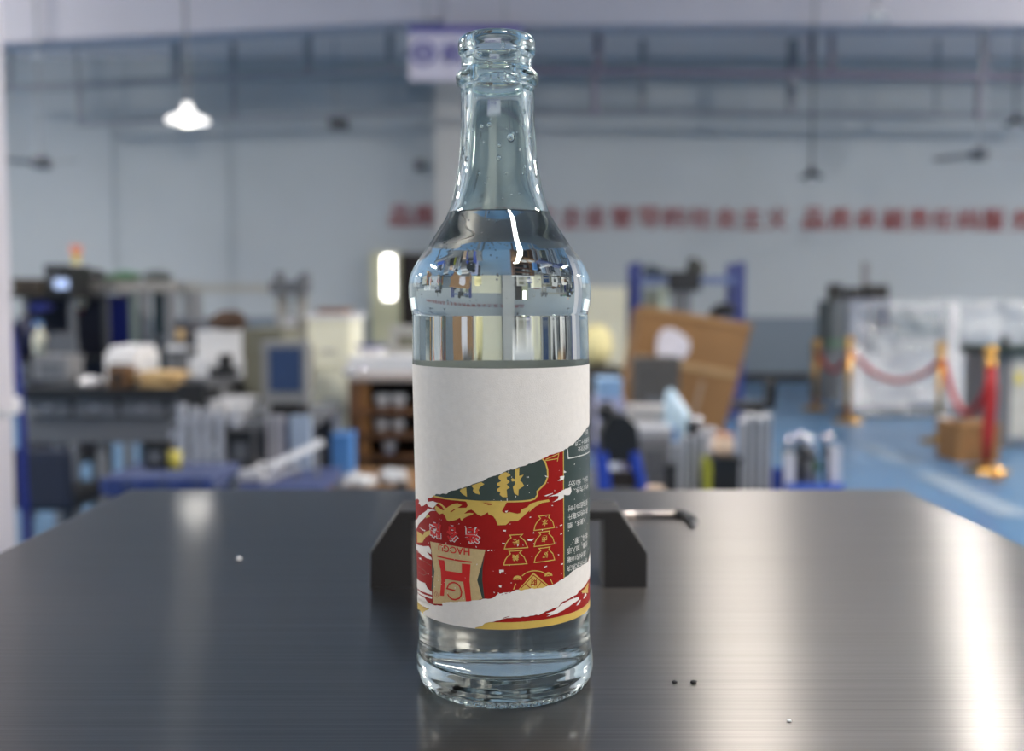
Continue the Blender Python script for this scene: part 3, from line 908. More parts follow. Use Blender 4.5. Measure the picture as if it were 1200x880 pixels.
for i, (p0, p1, w, lab) in enumerate((((312, 548), (376, 518), .016, 'upper white bar lying diagonally over the assembly table'), ((306, 564), (350, 546), .011, 'lower pale bar lying diagonally near the table edge'))):
    a, c = Vector((X(p0[0], 3.28), 3.28, Z(p0[1], 3.28))), Vector((X(p1[0], 3.42), 3.42, Z(p1[1], 3.42)))
    t = place('white_bar', lab, 'bar', a.x, a.y, a.z, 'diagonal bars on the assembly table')
    obj('bar', cyl(new(), a, c, w, n=4), M['white'] if i == 0 else M['alu'], t)
    obj('end_cap', cyl(new(), a - (c - a).normalized() * .012, a, w * .95, n=4), M['grey'], t)
    obj('prop', cyl(new(), (a.lerp(c, .9).x, a.lerp(c, .9).y, zt4), a.lerp(c, .9), .008, n=8), M['grey'], t)

# tan table with crates, wooden rack and bags, left of the bottle
zt5 = Z(546, 4.3)
t = place('tan_table', 'low table with a tan cardboard top left of the bottle', 'table', X(430, 3.9), 3.9)
xa, xb = -.712, X(520, 3.6)
obj('tabletop', bx(new(), xa, xb, 3.66, 4.25, zt5 - .02, zt5), M['card'], t)
for xx in (xa + .03, xb - .03):
    for yy in (3.70, 4.2):
        obj('leg', bx(new(), xx - .015, xx + .015, yy - .015, yy + .015, 0, zt5 - .02), M['wood'], t)
for i, (px0, px1, lab) in enumerate(((377, 388, 'narrow sky blue bin on the tan table, the left one of two'), (390, 410, 'wider sky blue bin on the tan table, nearer the wooden rack'))):
    x0, x1, z0, z1 = span(px0, px1, 510, 546, 4.0)
    x0 = max(x0, xa + .002)
    t = place('blue_bin', lab, 'bin', (x0 + x1) / 2, 4.05, zt5, 'sky blue bins')
    obj('bin_body', bx(new(), x0, x1, 4.0, 4.15, zt5, z1 - .01), M['skyblue'], t)
    obj('rim', bx(new(), x0 - .005, x1 + .005, 3.995, 4.155, z1 - .01, z1), M['skyblue'], t)
wr = place('wooden_rack', 'dark brown wooden rack with three shelves of white bowls', 'rack', X(455, 4.6), 4.6)
x0, x1 = X(410, 4.5), X(524, 4.5)
zr = Z(446, 4.5)
for xx in (x0, x1 - .04):
    obj('upright', bx(new(), xx, xx + .05, 4.45, 4.8, 0, zr), M['wood'], wr)
obj('center_upright', bx(new(), X(422, 4.5), X(433, 4.5), 4.47, 4.5, .1, zr), mat('light_wood', (150, 104, 56), .6), wr)
RS = (Z(478, 4.5), Z(506, 4.5), Z(532, 4.5), .2)
for zz in RS:
    obj('shelf', bx(new(), x0 + .05, x1 - .04, 4.45, 4.8, zz - .022, zz), M['wood'], wr)
obj('top_board', bx(new(), x0, x1, 4.45, 4.8, zr, zr + .02), mat('rack_top', (150, 140, 134), .5), wr)
obj('back_board', bx(new(), x0 + .05, x1 - .04, 4.8, 4.815, .1, zr), M['darkbrown'], wr)
names = [('upper', 'middle', 'lower')[k] for k in range(3)]
for k, (zz, pxs) in enumerate(((RS[0], (447, 467)), (RS[1], (446, 466)), (RS[2], (455,)))):
    for q, px in enumerate(pxs):
        t = place('white_bowl', 'shiny white bowl on the %s shelf of the wooden rack%s' % (names[k], '' if len(pxs) == 1 else (', the left one', ', the right one')[q]), 'bowl', X(px, 4.5), 4.52, zz, 'white bowls in the wooden rack')
        obj('bowl', lathe(new(), [(0, 0), (.02, 0), (.033, .03), (.035, .056), (.031, .056), (.03, .03), (0, .012)], (X(px, 4.52), 4.54, zz + .001), 18), mat('glazed_white', (235, 235, 235), .08), t, True)
        obj('foot_ring', lathe(new(), [(.018, 0), (.024, 0), (.024, .006), (.018, .006), (.018, 0)], (X(px, 4.52), 4.54, zz + .001), 18), M['white'] if k < 2 else M['skyblue'], t, True)
for i, (px, py, s, sd, lab) in enumerate(((420, 566, (.055, .06, .03), 31, 'crumpled white plastic bag lying at the front of the tan table'), (458, 560, (.05, .07, .035), 32, 'crumpled white plastic bag on the tan table beside the bottle'))):
    t = obj('plastic_bag', blob(new(), (X(px, 3.75), 3.76 + i * .1, zt5 + s[2] * .82 + .001), s, sd, .4), mat('white_film', (215, 215, 215), .25, bump=.3, bscale=60), None, True)
    tag(t, lab, 'bag', 'white plastic bags')
t = obj('black_puck', lathe(new(), [(0, 0), (.022, 0), (.024, .025), (.02, .03), (0, .03)], (X(470, 3.7), 3.7, zt5), 16), M['dark'], None, True)
tag(t, 'small black puck on the tan table close to the bottle', 'puck')
for i, (px, py, lab) in enumerate(((406, 434, 'polished steel ball pin on the white table edge, the left one'), (427, 433, 'polished steel ball pin on the white table edge, the middle one'), (463, 440, 'polished steel ball pin on the white table edge, nearest the bottle'))):
    x, zz = X(px, 5.45), Z(py, 5.45)
    t = obj('steel_ball', cyl(ball(new(), (x, 5.44, zz), .02, 12), (x, 5.45, zz), (x, 5.5, zz), .01), M['chrome'], None, True)
    tag(t, lab, 'ball', 'steel balls on the white table')

# ================================================================ right side
d = 11.0
rk = place('blue_rack', 'tall blue steel shelving rack behind the big cardboard box', 'rack', X(806, d), 11.25)
zt = Z(307, d)
for px in (746, 867):
    for yy in (11.0, 11.5):
        obj('post', bx(new(), X(px, d) - .045, X(px, d) + .045, yy, yy + .06, 0, zt), M['rackblue'], rk)
for py in (324, 372, 428):
    zz = Z(py, d)
    obj('shelf_beam', bx(new(), X(750, d), X(863, d), 11.0, 11.05, zz - .08, zz), mat('blue_beam', (86, 102, 142), .5), rk)
    obj('shelf', bx(new(), X(750, d), X(863, d), 11.05, 11.5, zz - .02, zz), M['grey'], rk)
zs = Z(372, d) + .003
t = place('black_display', 'square black display standing on the blue rack', 'display', X(801, 11.1), 11.1, zs)
x0, x1, z0, z1 = span(782, 820, 318, 342, 10.98)
obj('display_case', bx(new(), x0, x1, 10.9, 10.96, z0, z1, .01), M['dark'], t)
obj('screen', bx(new(), x0 + .03, x1 - .03, 10.89, 10.9, z0 + .03, z1 - .03), M['dark'], t)
obj('stand', bx(new(), x0 + .1, x1 - .1, 10.92, 11.2, zs, z0), M['midgrey'], t)
zu = Z(324, d)
for px, s, sd, mm, nm, lab in ((765, (.13, .12, .07), 41, mat('rack_bundle', (66, 76, 84), .8), 'grey_bundle', 'grey bundle on the top shelf of the blue rack, left end'),
                               (812, (.10, .12, .11), 42, mat('rack_dark_bundle', (58, 60, 56), .8), 'dark_bundle', 'dark lumpy bundle above the black display on the blue rack')):
    t = obj(nm, blob(new(), (X(px, 11.2), 11.2, zu + s[2] * .82 + .002), s, sd), mm, None, True)
    tag(t, lab, 'bundle')
t = obj('black_bundle', blob(new(), (X(848, 11.2), 11.2, zs + .07), (.16, .13, .085), 43), M['dark'], None, True)
tag(t, 'black flat bundle on the middle shelf of the blue rack, right end', 'bundle')
carton('rack_carton', 'grey green carton on the middle shelf of the blue rack', 756, 772, 338, 372, 11.05, .3, mat('grey_green', (132, 138, 128), .7), zb=zs, detail=M['olive'])
carton('pale_carton', 'tall pale green carton on the blue rack between carton and display', 773, 783, 337, 372, 11.05, .2, mat('pale_cream_green', (190, 194, 170), .7), zb=zs, detail=M['palegreen'])

# big tilted cardboard box on its pallet
d = 7.5
t = place('cardboard_box', 'big tilted cardboard box with a white label patch', 'box', X(810, d), 7.8, .3)
q = [(752, 362), (881, 383), (848, 505), (731, 480)]
P2 = [(X(a, d, c), Z(c, d)) for a, c in q]
front = [P2[3], P2[2], P2[1], P2[0]]
obj('box_body', prism(new(), front, 7.5, 8.0), M['card'], t)


def onface(u, v):
    a = Vector(P2[3]).lerp(Vector(P2[2]), u)
    c = Vector(P2[0]).lerp(Vector(P2[1]), u)
    return tuple(a.lerp(c, v))


obj('tape', prism(new(), [onface(.02, .5), onface(.98, .5), onface(.98, .57), onface(.02, .57)], 7.492, 7.4985), mat('tape_tan', (164, 132, 92), .3), t)
rr = random.Random(3)
pts = []
for k in range(14):
    a = k / 14 * 2 * PI
    r = 1 + .12 * math.sin(3 * a + 1)
    pts.append(onface(.33 + .155 * r * math.cos(a), .68 + .19 * r * math.sin(a)))
lb = obj('paper_label', prism(new(), pts, 7.484, 7.4915), mat('label_white', (206, 200, 206), .6), t)
obj('flap', prism(new(), [onface(.0, .98), onface(1, .98), onface(1, 1.03), onface(0, 1.03)], 7.49, 7.75), mat('card_edge', (160, 120, 78), .85), t)
obj('seam', prism(new(), [onface(.66, .02), onface(.70, .02), onface(.70, .42), onface(.66, .42)], 7.49, 7.499), mat('seam_grey', (150, 126, 104), .7), t)
t = place('wooden_pallet', 'wooden pallet block under the big cardboard box', 'pallet', X(800, 7.7), 7.75)
for k in range(5):
    obj('slat', bx(new(), X(726, 7.5), X(860, 7.5), 7.46 + k * .12, 7.55 + k * .12, .26, .295), M['wood'], t)
for px in (730, 792, 852):
    obj('runner', bx(new(), X(px, 7.5) - .05, X(px, 7.5) + .05, 7.47, 8.0, 0, .26), M['wood'], t)
carton('grey_case', 'dark grey case standing in front of the cardboard box', 746, 796, 420, 560, 7.0, .3, mat('case_grey', (74, 70, 66), .6), 'case', zb=0, detail=M['midgrey'])
carton('dark_crate', 'dark grey crate carrying the yellow sack, right beside the bottle', 690, 728, 432, 600, 8.6, .5, mat('crate_dark', (58, 54, 48), .7), 'crate', zb=0, detail=M['darkbrown'])
t = obj('yellow_sack', blob(new(), (X(699, 8.8), 8.85, Z(432, 8.6) + .18), (.15, .15, .2), 51, .15), mat('straw_sack', (214, 204, 150), .7), None, True)
tag(t, 'plump straw yellow sack on the dark crate right of the bottle', 'sack')
carton('blue_carton', 'light blue carton low beside the bottle on its right', 702, 729, 446, 466, 5.0, .25, mat('light_blue_card', (140, 172, 206), .6), zb=Z(466, 5.0))
carton('lilac_carton', 'pale lilac carton directly under the light blue carton', 700, 730, 468, 600, 4.99, .27, mat('lilac_card', (176, 176, 204), .6), zb=0, detail=M['white'])

# table R
ZR = .66
t = place('parts_table', 'grey parts table just beyond the right back edge of the steel top', 'table', X(840, 3.1), 3.1)
xa, xb = X(684, 3.0), X(986, 3.0)
obj('tabletop', bx(new(), xa, xb, 2.7, 3.65, ZR - .03, ZR), M['midgrey'], t)
for xx in (xa + .03, xb - .03):
    for yy in (2.74, 3.6):
        obj('leg', bx(new(), xx - .018, xx + .018, yy - .018, yy + .018, 0, ZR - .03), M['grey'], t)
# black hopper on blue legs
d = 2.95
t = place('blue_leg_stand', 'black hopper on two splayed bright blue legs', 'stand', X(732, d), 3.0, ZR)
z1 = Z(538, d)
obj('hopper', prism(new(), [(X(708, d), z1 - .01), (X(752, d), z1 - .01), (X(748, d), Z(500, d)), (X(735, d), Z(488, d)), (X(716, d), Z(486, d)), (X(704, d), Z(510, d))], 2.95, 3.1), M['dark'], t)
for a, c in (((707, 530), (714, 578)), ((744, 530), (759, 578))):
    obj('leg', cyl(new(), (X(a[0], d), 2.94, Z(a[1], d)), (X(c[0], d), 2.94, ZR + .012), .014, n=8), M['blue'], t)
    obj('leg', cyl(new(), (X(a[0], d), 3.12, Z(a[1], d)), (X(c[0], d), 3.14, ZR + .012), .014, n=8), M['blue'], t)
obj('top_knob', ball(new(), (X(712, d), 3.0, Z(484, d)), .03), M['dark'], t, True)
obj('brace', bx(new(), X(712, d), X(755, d), 2.95, 2.97, Z(572, d), Z(553, d)), M['darkbrown'], t)
carton('meter_case', 'slanted dark grey metal meter case on the parts table', 746, 787, 504, 580, 3.2, .18, M['grey'], 'case', zb=ZR, detail=M['midgrey'], lid=M['alu'])
carton('white_carton', 'low white carton behind the meter case, below the dark grey case', 738, 786, 478, 600, 3.52, .1, mat('off_white', (196, 190, 186), .6), zb=ZR, detail=M['tan'])
t = place('soap_dish', 'flat cream dish at the foot of the meter case', 'dish', X(769, 2.85), 2.85, ZR)
zz = Z(571, 2.85)
obj('dish', lathe(new(), [(0, 0), (.02, 0), (.022, zz - ZR - .015), (.028, zz - ZR), (.0, zz - ZR)], (X(769, 2.85), 2.85, ZR), 16), M['peach'], t, True)
obj('foot', lathe(new(), [(0, 0), (.03, 0), (.03, .006), (0, .006)], (X(769, 2.85), 2.85, ZR), 16), M['grey'], t, True)
t = place('black_clip', 'small black clamp standing right of the cream dish', 'clamp', X(786, 2.95), 2.95, ZR)
x0, x1, z0, z1 = span(781, 791, 550, 580, 2.95)
obj('clamp_body', bx(new(), x0, x1, 2.95, 2.98, ZR, z1, .004), M['dark'], t)
obj('jaw', bx(new(), x0 - .006, x1 + .006, 2.94, 2.99, z1, z1 + .012), M['dark'], t)
# pale blue bag standing up
t = place('plastic_bottle', 'pale blue plastic pouch leaning upright on the parts table', 'pouch', X(797, 3.4), 3.4, ZR)
b = new()
rings = [(798, 560, .045), (797, 540, .05), (799, 520, .058), (797, 500, .052), (792, 482, .04), (787, 466, .025), (785, 456, .01)]
tube(b, [(X(a, 3.4), 3.4, Z(c, 3.4)) for a, c, r in rings], [r for a, c, r in rings], 12)
obj('pouch', b, mat('pale_blue_film', (200, 224, 238), .2, bump=.3, bscale=40), t, True)
obj('blue_base', cyl(new(), (X(790, 3.38), 3.38, ZR), (X(788, 3.38), 3.38, Z(500, 3.38)), .035), M['skyblue'], t)
# aluminium profiles and boxes along the edge
for i, (px, py, w, lab) in enumerate(((793, 520, .014, 'short aluminium profile standing under the pale blue pouch'), (807, 512, .016, 'aluminium profile standing right of the pale blue pouch'), (824, 508, .016, 'aluminium profile standing left of the black crate'))):
    t = place('aluminium_profile', lab, 'profile', X(px, 3.0), 3.0, ZR, 'aluminium profiles on the parts table')
    x = X(px, 3.0)
    obj('bar', bx(new(), x - w, x + w, 3.0, 3.03, ZR, Z(py, 3.0)), M['alu'], t)
    obj('slot', bx(new(), x - w * .3, x + w * .3, 2.996, 3.0, ZR + .01, Z(py, 3.0) - .005), M['midgrey'], t)
t = place('black_crate', 'black crate with a yellow green left edge on the parts table', 'crate', X(850, 2.95), 2.95, ZR)
x0, x1, z0, z1 = span(834, 867, 537, 580, 2.92)
obj('crate_body', bx(new(), x0, x1, 2.92, 3.05, ZR, z1 - .01, .003), M['dark'], t)
obj('rim', bx(new(), x0 - .004, x1 + .004, 2.915, 3.055, z1 - .012, z1), M['dark'], t)
obj('edge_strip', bx(new(), x0 - .016, x0, 2.92, 3.05, ZR, z1 - .005), mat('yellow_green', (170, 170, 50), .5), t)
zc = z1
t = place('peach_jar', 'round peach coloured jar standing on the black crate', 'jar', X(849, 2.98), 2.98, zc)
obj('jar_body', lathe(new(), [(0, 0), (.024, 0), (.031, .015), (.031, .045), (.024, .055), (0, .055)], (X(849, 2.98), 2.98, zc), 20), M['peach'], t, True)
obj('lid', lathe(new(), [(.0, .055), (.026, .055), (.026, .066), (0, .068)], (X(849, 2.98), 2.98, zc), 20), mat('jar_lid', (206, 150, 120), .5), t, True)
t = place('white_fitting', 'white cylinder fitting behind the peach jar', 'fitting', X(832, 3.2), 3.2, ZR)
obj('cylinder', cyl(new(), (X(832, 3.2), 3.2, ZR), (X(832, 3.2), 3.2, Z(506, 3.2)), .03, n=18), mat('fit_white', (206, 198, 198), .4), t, True)
obj('collar', cyl(new(), (X(832, 3.2), 3.2, Z(506, 3.2)), (X(832, 3.2), 3.2, Z(501, 3.2)), .024, n=18), M['alu'], t, True)
t = place('black_valve', 'black valve with a polished round knob beside the pale pouch', 'valve', X(816, 3.3), 3.3, ZR)
obj('valve_body', cyl(new(), (X(814, 3.3), 3.3, ZR), (X(814, 3.3), 3.3, Z(490, 3.3)), .022), M['dark'], t)
obj('knob', ball(new(), (X(819, 3.28), 3.28, Z(493, 3.28)), .016), M['chrome'], t, True)
for i, (px, py, w) in enumerate(((874, 494, .013), (884, 488, .011), (893, 491, .013), (903, 489, .012))):
    t = place('tall_profile', ('leftmost tall aluminium profile of the bundle right of the black crate', 'second tall aluminium profile of the bundle from the left', 'third tall aluminium profile of the bundle from the left', 'rightmost tall aluminium profile of the bundle, next to the chrome fittings')[i], 'profile', X(px, 3.0), 3.0, ZR, 'tall aluminium profiles in a bundle')
    x = X(px, 3.0)
    yy = 3.0 + .012 * (i % 2)
    obj('bar', bx(new(), x - w, x + w, yy, yy + .03, ZR, Z(py, 3.0)), M['alu'], t)
    obj('slot', bx(new(), x - w * .3, x + w * .3, yy - .004, yy, ZR + .01, Z(py, 3.0) - .004), M['midgrey'], t)
    obj('end_cap', bx(new(), x - w, x + w, yy, yy + .03, Z(py, 3.0), Z(py, 3.0) + .006), M['white'], t)
t = place('steel_tube', 'broad brushed steel tube behind the profile bundle', 'tube', X(883, 3.16), 3.16, ZR)
obj('tube', cyl(new(), (X(883, 3.16), 3.16, ZR), (X(883, 3.16), 3.16, Z(487, 3.16)), .036, n=20), mat('steel_tube', (160, 158, 160), .4, .5), t, True)
obj('flange', cyl(new(), (X(883, 3.16), 3.16, Z(487, 3.16)), (X(883, 3.16), 3.16, Z(484, 3.16)), .04, n=20), M['alu'], t, True)
zf = Z(484, 3.16)
t = place('black_clamp', 'black clamp tool lying on top of the broad steel tube', 'tool', X(882, 3.16), 3.16, zf)
obj('tool_body', bx(new(), X(860, 3.16), X(906, 3.16), 3.13, 3.19, Z(479, 3.16), Z(470, 3.16), .008), M['dark'], t)
obj('jaw', bx(new(), X(873, 3.16), X(894, 3.16), 3.13, 3.19, zf, Z(478, 3.16), .006), M['dark'], t)
obj('grip', bx(new(), X(897, 3.16), X(909, 3.16), 3.14, 3.18, Z(476, 3.16), Z(446, 3.16), .006), M['dark'], t)
# chrome fittings, each with a ball top
base = place('blue_tray', 'bright blue tray under the chrome fittings', 'tray', X(948, 3.0), 3.0, ZR)
x0, x1, z0, z1 = span(917, 984, 564, 580, 2.95)
obj('tray_floor', bx(new(), x0, x1, 2.92, 3.2, ZR, ZR + .012), M['blue'], base)
obj('rim', bx(new(), x0, x1, 2.915, 2.92, ZR, z1), mat('rim_blue', (76, 110, 206), .5), base)
obj('rim', bx(new(), x0, x1, 3.2, 3.205, ZR, z1), mat('rim_blue', (76, 110, 206), .5), base)
zt6 = ZR + .013
for i, (px, py, r, dd, lab) in enumerate(((926, 516, .013, 3.1, 'first chrome fitting from the left in the blue tray'), (940, 511, .015, 3.14, 'second chrome fitting from the left in the blue tray'), (951, 517, .016, 3.02, 'third chrome fitting from the left, largest ball top, in the blue tray'), (972, 514, .015, 3.1, 'fourth chrome fitting from the left in the blue tray'))):
    x, zz = X(px, dd), Z(py, dd)
    t = place('chrome_fitting', lab, 'fitting', x, dd, zt6, 'chrome fittings in the blue tray')
    obj('stem', cyl(new(), (x, dd, zt6), (x, dd, zz - r * .6), .012, .009), M['dark'] if i % 2 else M['midgrey'], t, True)
    obj('collar', cyl(new(), (x, dd, zz - .05), (x, dd, zz - .035), .02), M['dark'], t)
    obj('ball_top', ball(new(), (x, dd, zz), r, 16), M['chrome'], t, True)
for i, (px, py, lab) in enumerate(((927, 534, 'white square post at the left front of the blue tray'), (981, 525, 'white square post at the right end of the blue tray'))):
    x = X(px, 2.96)
    t = place('white_post', lab, 'post', x, 2.96, zt6, 'white posts in the blue tray')
    obj('post', bx(new(), x - .014, x + .014, 2.945, 2.975, zt6, Z(py, 2.96)), mat('post_white', (214, 212, 220), .4), t)
    obj('post_cap', bx(new(), x - .016, x + .016, 2.943, 2.977, Z(py, 2.96), Z(py, 2.96) + .006), M['alu'], t)
t = place('valve_block', 'dark valve block among the chrome fittings', 'valve', X(952, 3.12), 3.14, zt6)
obj('block', bx(new(), X(938, 3.12), X(966, 3.12), 3.16, 3.19, zt6, Z(540, 3.12)), M['midgrey'], t)
obj('elbow', tube(new(), [(X(944, 3.12), 3.17, Z(541, 3.12)), (X(947, 3.12), 3.17, Z(531, 3.12)), (X(957, 3.12), 3.17, Z(528, 3.12)), (X(960, 3.12), 3.17, Z(540, 3.12))], .012), M['dark'], t, True)
obj('green_cap', cyl(new(), (X(963, 3.12), 3.145, Z(548, 3.12)), (X(963, 3.12), 3.16, Z(548, 3.12)), .016), M['green'], t)

# rope barrier
POSTS = []
for i, (px, dd, H, lab) in enumerate(((956, 12.2, .83, 'farthest brass barrier post, left of the wrapped machine'), (995, 10.9, .90, 'brass barrier post at the left corner of the wrapped machine'), (1102, 9.3, .90, 'brass barrier post in front of the middle of the wrapped machine'), (1160, 7.6, .93, 'nearest brass barrier post with a red rope hanging down it'))):
    x = X(px, dd)
    t = place('barrier_post', lab, 'post', x, dd, 0, 'brass barrier posts')
    obj('base', lathe(new(), [(0, 0), (.16, 0), (.16, .02), (.06, .05), (.03, .07), (0, .07)], (x, dd, 0), 24), M['gold'], t, True)
    obj('pole', cyl(new(), (x, dd, .05), (x, dd, H - .09), .025, n=14), M['gold'], t, True)
    obj('collar', cyl(new(), (x, dd, H - .16), (x, dd, H - .08), .038, n=14), M['gold'], t, True)
    obj('finial', ball(new(), (x, dd, H - .03), .048, 16), M['gold'], t, True)
    POSTS.append(Vector((x, dd, H - .13)))
for i, (a, c, sag, lab) in enumerate(((0, 1, .22, 'dark red rope between the two farthest barrier posts'), (1, 2, .26, 'red rope slung in front of the left half of the wrapped machine'), (2, 3, .42, 'deeply sagging red rope between the two nearest barrier posts'))):
    A, Cc = POSTS[a], POSTS[c]
    pts = []
    for k in range(15):
        f = .02 + .96 * k / 14
        q = A.lerp(Cc, f)
        q.z -= sag * 4 * f * (1 - f)
        q.y -= .07
        pts.append(q)
    t = place('barrier_rope', lab, 'rope', A.x, A.y, A.z, 'red barrier ropes')
    obj('rope', tube(new(), pts, .026), M['red'], t, True)
    for e in (pts[0], pts[-1]):
        obj('hook', ball(new(), e + Vector((0, .015, 0)), .02, 10), M['gold'], t, True)
p = POSTS[3]
t = place('hanging_rope', 'bundled red rope hanging straight down the nearest barrier post', 'rope', p.x, p.y - .05, p.z)
obj('rope', tube(new(), [(p.x - .03, p.y - .085, p.z), (p.x - .03, p.y - .095, p.z - .2), (p.x - .04, p.y - .09, p.z - .5), (p.x - .045, p.y - .09, p.z - .70)], [.03, .046, .044, .03]), M['red'], t, True)
obj('hook', ball(new(), (p.x, p.y - .058, p.z + .01), .022, 10), M['gold'], t, True)
t = place('brass_weight', 'round polished brass foot on the floor right of the nearest barrier post', 'weight', X(1172, 7.3), 7.3)
obj('dome', ball(new(), (X(1172, 7.3), 7.3, .035), .035, 14), M['gold'], t, True)
obj('plate', cyl(new(), (X(1172, 7.3), 7.3, 0), (X(1172, 7.3), 7.3, .01), .06, n=18), M['gold'], t)

# machine wrapped in clear film
d = 11.3
x0, x1 = X(1004, d), X(1235, d)
zt = Z(352, d)
t = place('wrapped_machine', 'large pale machine wrapped in shiny clear plastic film', 'machine', (x0 + x1) / 2, 11.6)
obj('plinth', bx(new(), x0 + .02, x1, 11.35, 11.95, 0.0, .12), M['midgrey'], t)
obj('lower_body', bx(new(), x0 + .05, x1, 11.4, 11.93, .12, .70), mat('machine_grey', (190, 192, 196), .4), t)
obj('upper_body', bx(new(), x0 + .3, x1, 11.5, 11.92, .70, zt - .08), mat('machine_pale', (172, 178, 182), .4), t)
for px in (1008, 1120, 1222):
    obj('frame_post', bx(new(), X(px, d) - .04, X(px, d) + .04, 11.36, 11.44, .12, zt - .03 - (.45 if px == 1008 else 0)), M['white'], t)
obj('window', bx(new(), X(1052, d), X(1110, d), 11.485, 11.5, Z(400, d), Z(362, d)), mat('machine_window', (128, 138, 142), .2), t)
obj('dark_vent', bx(new(), X(1030, d), X(1049, d), 11.46, 11.5, Z(386, d), Z(360, d)), mat('vent_navy', (30, 36, 62), .4), t)
film = bpy.data.materials.new('clear_film')
film.use_nodes = True
fb = film.node_tree.nodes['Principled BSDF']
fb.inputs['Base Color'].default_value = (.9, .92, .95, 1)
fb.inputs['Roughness'].default_value = .05
fb.inputs['Alpha'].default_value = .3
fb.inputs['IOR'].default_value = 1.95
fb.inputs['Coat Weight'].default_value = .5
ntf = film.node_tree
tcf = ntf.nodes.new('ShaderNodeTexCoord')
nzf = ntf.nodes.new('ShaderNodeTexNoise')
nzf.inputs['Scale'].default_value = 3.5
nzf.inputs['Detail'].default_value = 2
bpf = ntf.nodes.new('ShaderNodeBump')
bpf.inputs['Strength'].default_value = 1.0
bpf.inputs['Distance'].default_value = .5
ntf.links.new(tcf.outputs['Object'], nzf.inputs['Vector'])
ntf.links.new(nzf.outputs['Fac'], bpf.inputs['Height'])
ntf.links.new(bpf.outputs['Normal'], fb.inputs['Normal'])
b = new()
NU, NV = 44, 22
rf = random.Random(8)
ph = [(rf.uniform(3, 14), rf.uniform(3, 12), rf.uniform(0, 6)) for _ in range(8)]


def film_pt(u, v, side=0):
    w = sum(math.sin(a * u * 2 + c * v + p) for a, c, p in ph) / 8
    if side == 0:      # front sheet, from the floor up and over the top
        s = v * (zt + .5)
        z, y = (s, 11.3) if s < zt else (zt, 11.3 + (s - zt))
        z = min(z, zt) - (0.06 if u < .1 else 0) + .015 * math.sin(u * 30)
        return Vector((x0 - .06 + (x1 - x0 + .06) * u, y + .04 * w, max(.03, z + .03 * w)))
    s = v
    return Vector((x0 - .06 + .03 * w, 11.3 + u * .62, max(.03, s * (zt - .02) + .02 * w)))


for side in (0, 1):
    nu = NU if side == 0 else 16
    V = [[b.verts.new(film_pt(i / nu, j / NV, side)) for j in range(NV + 1)] for i in range(nu + 1)]
    for i in range(nu):
        for j in range(NV):
            b.faces.new((V[i][j], V[i + 1][j], V[i + 1][j + 1], V[i][j + 1]))
o = obj('plastic_film', b, film, t, True)
o['label'] = 'shiny clear plastic film'
# dark machine with handwheels to the left of it
d = 13.2
t = place('dark_machine', 'dark lathe like machine with black handles behind the barrier', 'machine', X(995, d), 13.5)
obj('bed', bx(new(), X(968, d), X(1045, d), 13.2, 13.9, 0, Z(402, d)), M['midgrey'], t)
obj('headstock', bx(new(), X(972, d), X(994, d), 13.3, 13.8, Z(402, d), Z(352, d), .03), mat('headstock_dark', (62, 70, 74), .5), t)
obj('cover', bx(new(), X(994, d), X(1045, d), 13.25, 13.85, Z(402, d), Z(350, d), .03), mat('cover_blue_grey', (104, 112, 130), .5), t)
obj('green_guard', bx(new(), X(970, d), X(992, d), 13.12, 13.2, Z(406, d), Z(398, d)), M['green'], t)
for px, py, w, h in ((985, 332, 8, 22), (1007, 336, 9, 14), (1033, 333, 14, 10)):
    obj('control_head', bx(new(), X(px - w, d), X(px + w, d), 13.4, 13.6, Z(352, d), Z(py, d), .03), M['dark'], t)
obj('mast', cyl(new(), (X(1024, d), 13.6, Z(350, d)), (X(1024, d), 13.6, Z(306, d)), .05), M['grey'], t)
# carton, yellow bracket and pale machine at right
carton('brown_carton', 'brown cardboard carton on the blue floor behind the nearest barrier post', 1122, 1172, 498, 545, 8.05, .4, M['card'], zb=0, detail=mat('carton_print', (140, 98, 58), .8))
t = place('yellow_bracket', 'slim yellow floor bracket left of the cardboard carton', 'bracket', X(1108, 8.5), 8.5)
obj('upright', bx(new(), X(1104, 8.5), X(1112, 8.5), 8.48, 8.54, 0, Z(509, 8.5)), M['yellow'], t)
obj('white_cap', bx(new(), X(1103, 8.5), X(1113, 8.5), 8.47, 8.55, Z(509, 8.5), Z(488, 8.5)), M['white'], t)
d = 8.9
t = place('grey_machine', 'grey machine with dark green top plate at the right edge', 'machine', X(1210, d), 9.2)
x0, x1 = X(1166, d), X(1280, d)
obj('machine_column', bx(new(), x0, X(1186, d), 8.9, 9.5, 0, Z(416, d)), M['midgrey'], t)
obj('front_cabinet', bx(new(), X(1186, d), x1, 8.9, 9.5, .1, Z(416, d)), mat('machine_cream', (180, 178, 170), .5), t)
obj('green_top', bx(new(), x0 - .03, x1, 8.85, 9.55, Z(416, d), Z(406, d)), mat('dark_green', (30, 44, 40), .5), t)
obj('lever', cyl(new(), (X(1183, d), 9.0, Z(407, d)), (X(1183, d), 9.0, Z(393, d)), .035), M['dark'], t)
obj('yellow_plate', bx(new(), X(1191, d), X(1199, d), 8.885, 8.9, Z(450, d), Z(436, d)), M['yellow'], t)

# ================================================================ the steel topped machine in front
def dist_at(py, h):
    v = (440 - py) / 1200
    s = (-math.sin(PITCH) + v * math.cos(PITCH)) / (math.cos(PITCH) + v * math.sin(PITCH))
    return -h / s


